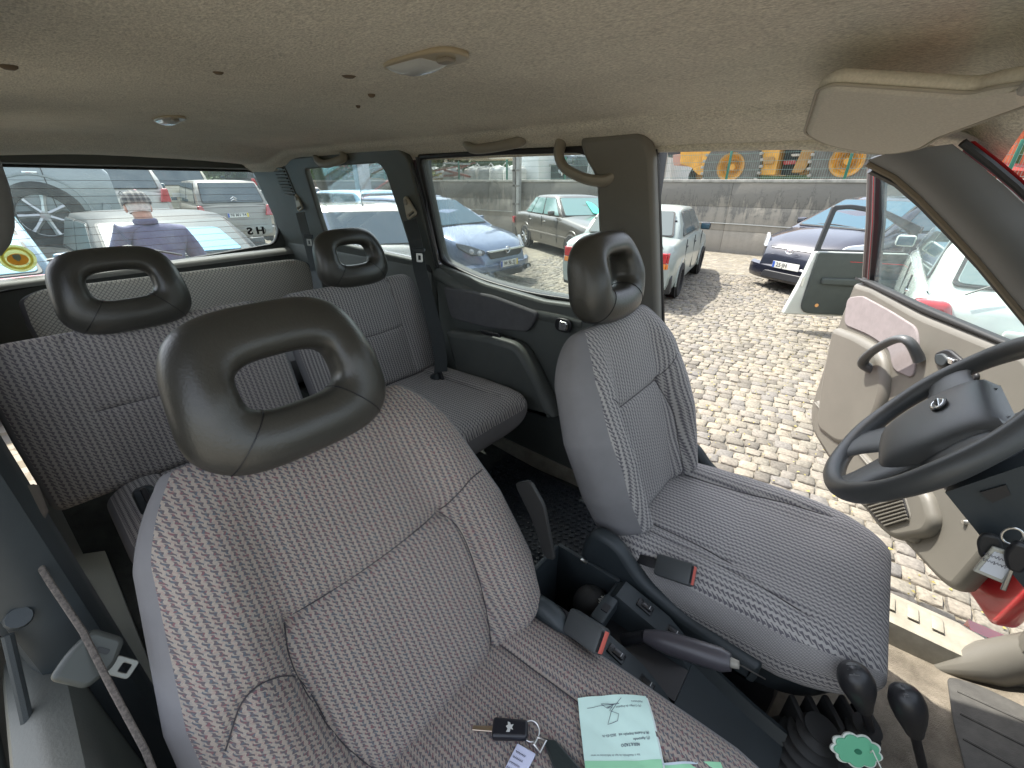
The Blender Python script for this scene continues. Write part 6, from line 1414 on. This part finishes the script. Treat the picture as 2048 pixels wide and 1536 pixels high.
# ------------------------------------------------------------------ the yellow dump truck above the wall
M_cat = mat('machine_yellow', (.50, .26, .035), .55, noise_amt=.25, nscale=3, bump=.2, bscale=40); M_catd = mat('machine_yellow_dirty', (.30, .17, .05), .7, noise_amt=.35, nscale=3); M_bt = mat('big_tyre', (.10, .098, .09), .95, noise_amt=.25, nscale=6, bump=.6, bscale=30)
dt_ = empty('dump_truck', (-3.5, 17.2, 1.3), 0, 'large yellow articulated dump truck with two huge wheels in the yard above the wall', 'dump truck')
def bigwheel(x, y, z, r):
    t_ = MB().lathe([(r*.46, .30), (r*.70, .34), (r*.94, .30), (r, .20), (r, -.2), (r*.94, -.3), (r*.46, -.3)], (x, y, z), (0, -1, 0), 48, cap=False).build('wheel', M_bt, dt_)
    lg = MB()
    for k in range(30):
        a = 2*math.pi*k/30; c_, s_ = math.cos(a), math.sin(a)
        lg.box((x+c_*r*.985, y-.17+.0*(k % 2), z+s_*r*.985), (.10, .30, .085), rot=Matrix.Rotation(-a, 3, 'Y'), bev=.015)
    tag(lg.build('tread_lugs', mat('lug_dusty', (.27, .26, .235), .95, noise_amt=.2, nscale=5), t_), kind='stuff')
    MB().lathe([(0, .10), (r*.10, .12), (r*.12, .04), (r*.20, -.02), (r*.30, .0), (r*.36, .2), (r*.42, .31), (r*.47, .29)], (x, y, z), (0, -1, 0), 40, cap=False).build('rim', M_cat, t_)
    MB().lathe([(r*.40, .31), (r*.455, .335), (r*.47, .30)], (x, y, z), (0, -1, 0), 40, cap=False).build('rim_ring', M_catd, t_)
    b_ = MB()
    for k in range(14):
        a = 2*math.pi*k/14; b_.lathe([(0, .03), (.028, .025), (.03, 0)], (x+r*.21*math.cos(a), y+.0, z+r*.21*math.sin(a)), (0, -1, 0), 6)
    tag(b_.build('wheel_nuts', M_catd, t_), kind='stuff')
def TP_(x, y): return P(x, y, 'y', 16.6)
w1, w2 = TP_(1461, 334), TP_(1694, 322)
bigwheel(w1.x, 16.9, w1.z, .95); bigwheel(w2.x, 16.9, w2.z, .95)
def blk(pts, y0, y1, nm, m_, bev=.02):
    PL = Plane((0, (y0+y1)/2, 0), (1, 0, 0), (0, 0, 1)); return plate(nm, [roundpoly([(P(x, y, 'y', y0).x, P(x, y, 'y', y0).z) for x, y in pts], .05)], y1-y0, bev, PL, m_, dt_)
blk([(1362, 262), (1420, 262), (1420, 338), (1404, 345), (1375, 332), (1360, 328)], 16.7, 18.6, 'bumper_block', M_cat)
blk([(1405, 265), (1438, 262), (1432, 300), (1420, 348), (1396, 350), (1384, 338), (1404, 330)], 16.6, 18.6, 'front_fender', M_cat)
blk([(1334, 298), (1362, 296), (1362, 312), (1336, 315)], 16.9, 18.4, 'bumper_cushion', M_bump)
blk([(1345, 310), (1362, 308), (1362, 330), (1347, 331)], 16.8, 18.5, 'bumper_end', mat('pinkish_rust', (.38, .22, .18), .8), .01)
blk([(1508, 262), (1562, 262), (1560, 300), (1550, 350), (1515, 350), (1506, 330)], 16.7, 18.6, 'side_tank', M_cat)
blk([(1527, 315), (1549, 313), (1547, 327), (1526, 328)], 16.60, 16.66, 'step_plate', M_catd, .005)
blk([(1562, 262), (1600, 262), (1600, 350), (1556, 350)], 17.6, 18.4, 'chassis', M_bump)
blk([(1600, 262), (1640, 262), (1636, 300), (1606, 345), (1582, 346), (1604, 300)], 16.8, 18.4, 'hinge_arm', M_catd)
blk([(1600, 342), (1650, 318), (1652, 330), (1640, 346), (1598, 350)], 16.9, 18.4, 'body_rail', M_catd)
blk([(1565, 322), (1592, 320), (1592, 328), (1566, 330)], 17.3, 17.5, 'red_valve', M_lensr, .01)
blk([(1582, 308), (1600, 307), (1600, 312), (1583, 313)], 17.2, 17.4, 'hose_bright', M_plate, .01)
blk([(1350, 190), (1780, 190), (1780, 262), (1350, 262)], 16.6, 19.0, 'dump_body', M_cat)
wf_ = TP_(1388, 352); t_ = MB().lathe([(.14, .12), (.30, .15), (.40, .12), (.42, 0), (.40, -.12)], (wf_.x, 17.3, wf_.z), (0, -1, 0), 28, cap=False).build('small_wheel', M_tyre, dt_); MB().lathe([(0, .05), (.15, .06), (.24, .14)], (wf_.x, 17.3, wf_.z), (0, -1, 0), 24, cap=False).build('rim', M_catd, t_)

# white sheds, cream and white sacks, dark vehicle on the yard
def yobj(nm, label, cat, pts, y0, y1, m_, group=None, r_=.03):
    zz = [P(x, y, 'y', y0) for x, y in pts]; o = empty(nm, (zz[0].x, y0, 1.3), 0, label, cat, group)
    plate('body', [roundpoly([(p.x, p.z) for p in zz], r_)], y1-y0, .03, Plane((0, (y0+y1)/2, 0), (1, 0, 0), (0, 0, 1)), m_, o); return o
M_wc = mat('white_sheet_metal', (.60, .62, .62), .5, noise_amt=.06, nscale=2); M_cm = mat('cream_sheet', (.55, .50, .42), .6, noise_amt=.1, nscale=2)
cc1 = yobj('shipping_container', 'white container side between the metal pole and the pillar, behind the fence', 'container', [(1040, 262), (1078, 262), (1077, 372), (1040, 372)], 15.5, 18, M_wc)
cc2 = yobj('shipping_container', 'large pale grey container wall left of the yellow dump truck', 'container', [(1110, 255), (1345, 255), (1342, 372), (1112, 372)], 19.4, 22, mat('container_grey', (.50, .52, .53), .6, noise_amt=.05, nscale=2))
for i in range(30):
    x = P(1112+i*7.7, 300, 'y', 19.4).x; MB().box((x, 19.36, 2.6), (.05, .06, 3.2), bev=.01).build('rib', MATS['container_grey'], cc2)
for x0, x1, lb in ((840, 905, 'cream panels piled behind the fence at the far left'), (905, 975, 'cream panel stack in the middle behind the sacks'), (975, 1036, 'cream panel stack just left of the metal pole')):
    yobj('panel_stack', lb, 'panels', [(x0+2, 262), (x1-2, 262), (x1-2, 317), (x0+2, 319)], 18, 20, M_cm, 'cream panel stacks')
M_sk = [mat('sack_white', (.52, .52, .50), .85, noise_amt=.15, nscale=5, bump=.6, bscale=12, bdist=.04), mat('sack_grey', (.34, .34, .33), .85, noise_amt=.15, nscale=5, bump=.6, bscale=12, bdist=.04)]
sk = [(862, 'leftmost white bulk sack behind the fence', 0), (897, 'grey-white bulk sack right of the leftmost fence post', 1), (940, 'bulk sack with a bright folded top', 0), (963, 'grey bulk sack in the middle of the row', 1), (990, 'bulk sack behind the second green fence post', 0), (1020, 'bulk sack right beside the tall metal pole', 0)]
for i, (xx, lb, mi) in enumerate(sk):
    c_ = P(xx, 350, 'y', 14.6); s = empty('bulk_sack', (c_.x, 14.9, 1.3), 0, lb, 'sack', 'bulk sacks behind the fence')
    def sf(a, b, c_=c_, i=i):
        an = 2*math.pi*a; r_ = .50*(1-.10*abs(math.cos(2*an)))*(1-.25*smooth01((b-.75)/.25))*(1 if b < .97 else 0.01) + .03*math.sin(an*5+i)
        z = 1.3+1.02*b-.10*smooth01((b-.8)/.2)*abs(math.sin(an*1.5+i)); return V((c_.x+r_*math.cos(an), 14.9+r_*math.sin(an), z))
    MB().grid(sf, 30, 14, cu=True).build('sack_body', M_sk[mi], s)
    MB().tube([(c_.x-.3, 14.5, 2.25), (c_.x-.15, 14.5, 2.36), (c_.x, 14.5, 2.24)], .03, 6).build('lifting_loop', M_sk[0], s)
dv = empty('off_road_vehicle', P(1110, 340, 'y', 16.5), 0, 'dark vehicle front with a pale bull bar beside the white container', 'vehicle')
c_ = P(1108, 340, 'y', 16.4)
MB().box((c_.x, 17.2, 1.95), (1.5, 1.6, .8), bev=.1).build('body', M_bump, dv); MB().box((c_.x, 17.6, 2.45), (1.25, 1.4, .5), bev=.12).build('cab', M_cg, dv)
MB().tube([(c_.x-.5, 16.3, 1.9), (c_.x-.45, 16.3, 2.32), (c_.x, 16.3, 2.34), (c_.x+.45, 16.3, 2.32), (c_.x+.5, 16.3, 1.9)], .04, 8).build('bull_bar', M_steel, dv)
for s in (-1, 1): MB().lathe([(0, .03), (.1, .02), (.11, 0)], (c_.x+s*.35, 16.38, 2.08), (0, -1, 0), 14).build('headlight', M_lens, dv)
MB().box((c_.x-.4, 16.36, 1.86), (.22, .02, .16)).build('paper_sign', M_plate, dv)

# scrap timber and weeds above the wall at the far left
def foliage(name, label, cat, c_, rad, n_, cols, leaf=.10, kind=None, par=None, trunk=True):
    o = empty(name, (c_[0], c_[1], c_[2]-rad[2]), 0, label, cat)
    m_ = MB(); cl = [(rnd.gauss(0, .42), rnd.gauss(0, .42), rnd.gauss(0, .42)) for _ in range(26)]
    for k in range(n_):
        b_ = rnd.choice(cl); p = V((b_[0]+rnd.gauss(0, .17), b_[1]+rnd.gauss(0, .17), b_[2]+rnd.gauss(0, .17)))
        if p.length > 1.15: continue
        p = V((c_[0]+p.x*rad[0], c_[1]+p.y*rad[1], c_[2]+p.z*rad[2])); n1 = V((rnd.gauss(0, 1), rnd.gauss(0, 1), rnd.gauss(0, 1)+.6)).normalized(); t1 = n1.orthogonal().normalized(); t2 = n1.cross(t1); l_ = leaf*rnd.uniform(.6, 1.3)
        m_.add([p-t1*l_, p+t2*l_*.45, p+t1*l_, p-t2*l_*.45], [(0, 1, 2, 3)])
    tag(m_.build('crown', cols, o, smooth=False, fixn=False), kind='stuff')
    if trunk: MB().tube([V((c_[0], c_[1], c_[2]-rad[2]*1.3)), V((c_[0]+.1, c_[1], c_[2]-.2*rad[2])), V((c_[0], c_[1]+.1, c_[2]+.4*rad[2]))], [.14, .10, .05], 8).build('trunk', M_pole, o)
    return o
def leafmat(nm, c_):
    mt = mat(nm, c_, .6, spec=.3); N, L = nodes_of(mt); b = N['Principled BSDF']; ge = N.new('ShaderNodeNewGeometry'); mx = N.new('ShaderNodeMix'); mx.data_type = 'RGBA'
    mx.inputs[6].default_value = (*[q*.55 for q in c_], 1); mx.inputs[7].default_value = (*[min(1, q*1.6) for q in c_], 1); L.new(ge.outputs['Random Per Island'], mx.inputs[0]); L.new(mx.outputs[2], b.inputs['Base Color']); return mt
M_lf = leafmat('leaf_green', (.07, .12, .035)); M_lf2 = leafmat('leaf_olive', (.10, .12, .05)); M_wd = mat('scrap_wood', (.16, .12, .08), .9, noise_amt=.5, nscale=3)
tp_0 = empty('timber_pile', (-17, 15, 1.3), 0, 'untidy pile of old timber above the wall, seen through the rear quarter window', 'timber')
for i in range(70):
    c_ = V((rnd.uniform(-27, -14.6), rnd.uniform(13.6, 15.5), rnd.uniform(1.4, 2.9))); l_ = rnd.uniform(.8, 2.4)
    MB().box(c_, (l_, .12, rnd.uniform(.04, .1)), rot=Matrix.Rotation(rnd.uniform(-.25, .25), 3, 'Y') @ Matrix.Rotation(rnd.uniform(-.5, .5), 3, 'Z')).build('plank', rnd.choice((M_wd, MATS['sack_grey'], M_catd, mat('rust_red', (.22, .05, .03), .8))), tp_0, smooth=False)
foliage('weed_clump', 'yellow-green weeds growing on top of the wall beside the timber pile', 'plant', (-17.2, 13.4, 1.9), (1.2, .4, .35), 900, leafmat('leaf_yellow', (.22, .22, .05)), .07, trunk=False)
for i, (x, y, z, lb) in enumerate(((-23, 3, 3.0, 'tall bush behind the farthest row of cars'), (-24, 8, 3.2, 'dark tree behind the timber pile'), (-23, -2.5, 3.3, 'tree behind the silver off-road car'), (-25, 13, 3.6, 'tree at the far end of the retaining wall'), (-22, 19, 3.8, 'tree above the timber pile'))):
    foliage('tree', lb, 'tree', (x, y, z), (2.8, 2.8, 2.4), 3000, M_lf if i % 2 else M_lf2, .16)
hg = tag(MB().box((-31, 4, 1.6), (1.5, 50, 4.6)).build('far_hedge', mat('hedge_dark', (.05, .075, .03), 1, noise_amt=.6, nscale=1.5, bump=1, bscale=6, bdist=.2)), 'long dark hedge closing the lot behind the rows of cars', 'hedge')
hg2 = tag(MB().box((-5, 30, 2.6), (60, 1.5, 5)).build('far_hedge', MATS['hedge_dark']), 'long dark hedge at the back of the machinery yard', 'hedge')
# red machine frame, hedge and green frame at the right, beyond the windscreen
foliage('hedge', 'pale green clipped hedge seen past the windscreen pillar', 'hedge', (.9, 17.5, 4.0), (2.2, 1.2, 2.0), 9000, leafmat('leaf_pale', (.13, .17, .07)), .10, trunk=False)
M_or = mat('orange_frame', (.55, .15, .07), .6, noise_amt=.25, nscale=3)
rf_ = empty('red_machine_frame', P(2030, 360, 'y', 14), 0, 'leaning orange-red steel frame of a machine behind the green fence at the right', 'machine')
for a, b, w_ in (((1975, 335), (2013, 235), .20), ((2012, 335), (2048, 235), .20), ((2048, 345), (2090, 235), .22)):
    p, q_ = P(*a, 'y', 14), P(*b, 'y', 14); dv_ = (q_-p); MB().tube([p-dv_*.3, q_+dv_*.3], w_*.5, 4).build('frame_beam', M_or, rf_, smooth=False)
p, q_ = P(1975, 337, 'y', 13.9), P(2080, 345, 'y', 13.9); MB().tube([p, q_], .13, 4).build('cross_beam', mat('deep_red', (.28, .04, .03), .6), rf_, smooth=False)

# ------------------------------------------------------------------ the man behind the tailgate
mp_ = P(298, 470, 'x', -4.75); mx0, my0 = -4.75, mp_.y
man = empty('person', (mx0, my0, GZ), 0, 'man in a blue-violet shirt and checked flat cap seen from behind through the rear window', 'person')
def skin(name, verts, edges, rads, mt, par, sub=2):
    me = bpy.data.meshes.new(name); me.from_pydata([tuple(v) for v in verts], edges, []); o = bpy.data.objects.new(name, me); COL.objects.link(o)
    md = o.modifiers.new('s', 'SKIN'); sv = me.skin_vertices[0].data if me.skin_vertices else None
    if sv is None:
        bpy.context.view_layer.objects.active = o; o.select_set(True); sv = me.skin_vertices[0].data
    for i, r_ in enumerate(rads): sv[i].radius = r_ if isinstance(r_, tuple) else (r_, r_)
    sv[0].use_root = True
    m2 = o.modifiers.new('u', 'SUBSURF'); m2.levels = sub; m2.render_levels = sub
    dg = bpy.context.evaluated_depsgraph_get(); me2 = bpy.data.meshes.new_from_object(o.evaluated_get(dg)); bpy.data.objects.remove(o)
    if not me2.uv_layers: me2.uv_layers.new(name='UVMap')
    return finish(me2, name, mt, par, True, False, 180)
hz_ = P(285, 415, 'x', -4.69).z; hy_ = P(284, 415, 'x', -4.69).y
b0 = V((mx0, my0, GZ)); Sh = P(292, 450, 'x', -4.73).z
hip = V((mx0-.02, my0+.05, .82)); ch = V((mx0-.05, my0+.03, Sh-.16)); nk = V((mx0-.04, hy_+.01, Sh+.035)); hd_ = V((mx0-.07, hy_, hz_-.02))
vs = [hip, (hip+ch)/2, ch, nk, hd_+V((0, 0, .03)), ch+V((0, -.19, .09)), ch+V((0, .21, .07)), ch+V((-.08, -.30, -.18)), ch+V((-.08, .33, -.20)), ch+V((-.34, -.22, -.34)), ch+V((-.34, .24, -.36)), ch+V((-.42, -.20, -.36)), ch+V((-.42, .22, -.38)),
      hip+V((0, -.11, -.08)), hip+V((0, .11, -.08)), hip+V((-.05, -.13, -.46)), hip+V((.0, .13, -.46)), hip+V((0, -.14, -.86)), hip+V((.03, .14, -.86)), hip+V((-.16, -.15, -.90)), hip+V((-.14, .15, -.90))]
ed = [(0, 1), (1, 2), (2, 3), (3, 4), (2, 5), (2, 6), (5, 7), (6, 8), (7, 9), (8, 10), (9, 11), (10, 12), (0, 13), (0, 14), (13, 15), (14, 16), (15, 17), (16, 18), (17, 19), (18, 20)]
rd = [(.12, .10), (.12, .10), (.13, .10), .052, (.085, .10), .05, .05, .040, .040, .034, .034, .03, .03, .085, .085, .06, .06, .042, .042, .035, .035]
M_skin = mat('skin', (.50, .30, .22), .55, noise_amt=.08, nscale=20); bd = skin('body', vs, ed, rd, M_skin, man)
M_shirt = mat('shirt_violet_blue', (.11, .11, .18), .9, noise_amt=.12, nscale=18, bump=.8, bscale=9, bdist=.02)
vs2 = [vs[0]+V((0, 0, .02)), vs[1], vs[2], vs[3]-V((0, 0, .035)), vs[5]+V((0, 0, .005)), vs[6]+V((0, 0, .005)), vs[7], vs[8], vs[9]*.5+vs[7]*.5, vs[10]*.5+vs[8]*.5]
shirt = skin('shirt', vs2, [(0, 1), (1, 2), (2, 3), (2, 4), (2, 5), (4, 6), (5, 7), (6, 8), (7, 9)], [(.175, .155), (.175, .15), (.20, .155), .078, .085, .085, .070, .070, .055, .055], M_shirt, man)
MB().tube([nk+V((.062*math.cos(t), .068*math.sin(t), -.012)) for t in [2*math.pi*i/24 for i in range(24)]], .018, 8, closed=True, flat=1.4).build('collar', M_shirt, shirt)
vs3 = [vs[0]-V((0, 0, .02)), vs[13], vs[14], vs[15], vs[16], vs[17], vs[18]]
skin('trousers', vs3, [(0, 1), (0, 2), (1, 3), (2, 4), (3, 5), (4, 6)], [(.165, .15), .10, .10, .078, .078, .06, .06], mat('trousers_dark', (.05, .05, .06), .9), man)
for i in (17, 18): MB().box(vs[i]+V((-.09, 0, -.04)), (.28, .10, .09), bev=.035).build('shoe', M_blk, man)
for s, k in ((-1, 11), (1, 12)):
    pb = vs[k]
    for f in range(4): MB().tube([pb+V((-.0, (f-1.5)*.018, 0)), pb+V((-.05, (f-1.5)*.020, -.012)), pb+V((-.075+.008*abs(f-1.5), (f-1.5)*.020, -.045))], [.009, .008, .007], 8).build('finger', M_skin, man)
    MB().tube([pb+V((.0, -s*.03, 0)), pb+V((-.04, -s*.045, -.02))], [.010, .008], 8).build('thumb', M_skin, man)
def blob(c_, r_, nm, mt, z0=0, z1=1, par=man, tiltx=0, n_=(28, 16), f=None):
    def g(a, b):
        ph = math.pi*(z0+(z1-z0)*b); q = V((r_[0]*math.cos(2*math.pi*a)*math.sin(ph), r_[1]*math.sin(2*math.pi*a)*math.sin(ph), r_[2]*math.cos(ph)))
        if f: q = f(q)
        q.rotate(Matrix.Rotation(tiltx, 3, 'Y')); return c_+q
    return MB().grid(g, n_[0], n_[1], cu=True).build(nm, mt, par)
hc2 = hd_+V((0, 0, .03))
blob(hc2, (.098, .080, .118), 'head_hair', mat('hair_white', (.55, .52, .48), .9, noise_amt=.25, nscale=40, bump=.8, bscale=120, bdist=.004), .30, .66, tiltx=R(-12))
for s in (-1, 1): blob(hc2+V((-.012, s*.082, -.02)), (.022, .012, .034), 'ear', M_skin)
for s in (-1, 1): blob(hc2+V((-.088, s*.032, .005)), (.012, .014, .010), 'eye', M_plate)
blob(hc2+V((-.108, 0, -.025)), (.020, .015, .028), 'nose', M_skin); MB().tube([hc2+V((-.092, -.024, -.062)), hc2+V((-.10, 0, -.062)), hc2+V((-.092, .024, -.062))], .004, 6).build('mouth', mat('lips', (.35, .12, .10), .6), man)
def capmat():
    mt = mat('cap_check', (.10, .10, .11), .95); N, L = nodes_of(mt); b = N['Principled BSDF']; tc = N.new('ShaderNodeTexCoord'); sp = N.new('ShaderNodeSeparateXYZ'); L.new(tc.outputs['Object'], sp.inputs[0]); M = lambda *a: math_node(N, L, *a)
    k = M('MULTIPLY', M('ADD', M('GREATER_THAN', M('FRACT', M('MULTIPLY', sp.outputs[1], 26)), .6), M('GREATER_THAN', M('FRACT', M('MULTIPLY', sp.outputs[2], 30)), .6)), .5)
    mx = N.new('ShaderNodeMix'); mx.data_type = 'RGBA'; mx.inputs[6].default_value = (.04, .04, .045, 1); mx.inputs[7].default_value = (.22, .21, .19, 1); L.new(k, mx.inputs[0]); L.new(mx.outputs[2], b.inputs['Base Color']); return mt
cap = blob(hc2+V((-.005, 0, .030)), (.122, .100, .088), 'flat_cap', capmat(), 0, .58, tiltx=R(-10))
blob(hc2+V((-.10, 0, .030)), (.055, .070, .012), 'cap_peak', MATS['cap_check'], par=cap)
MB().lathe([(0, .008), (.010, .005), (.012, 0)], hc2+V((-.01, .02, .116)), (0, 0, 1), 10).build('cap_button', M_lensr, cap)
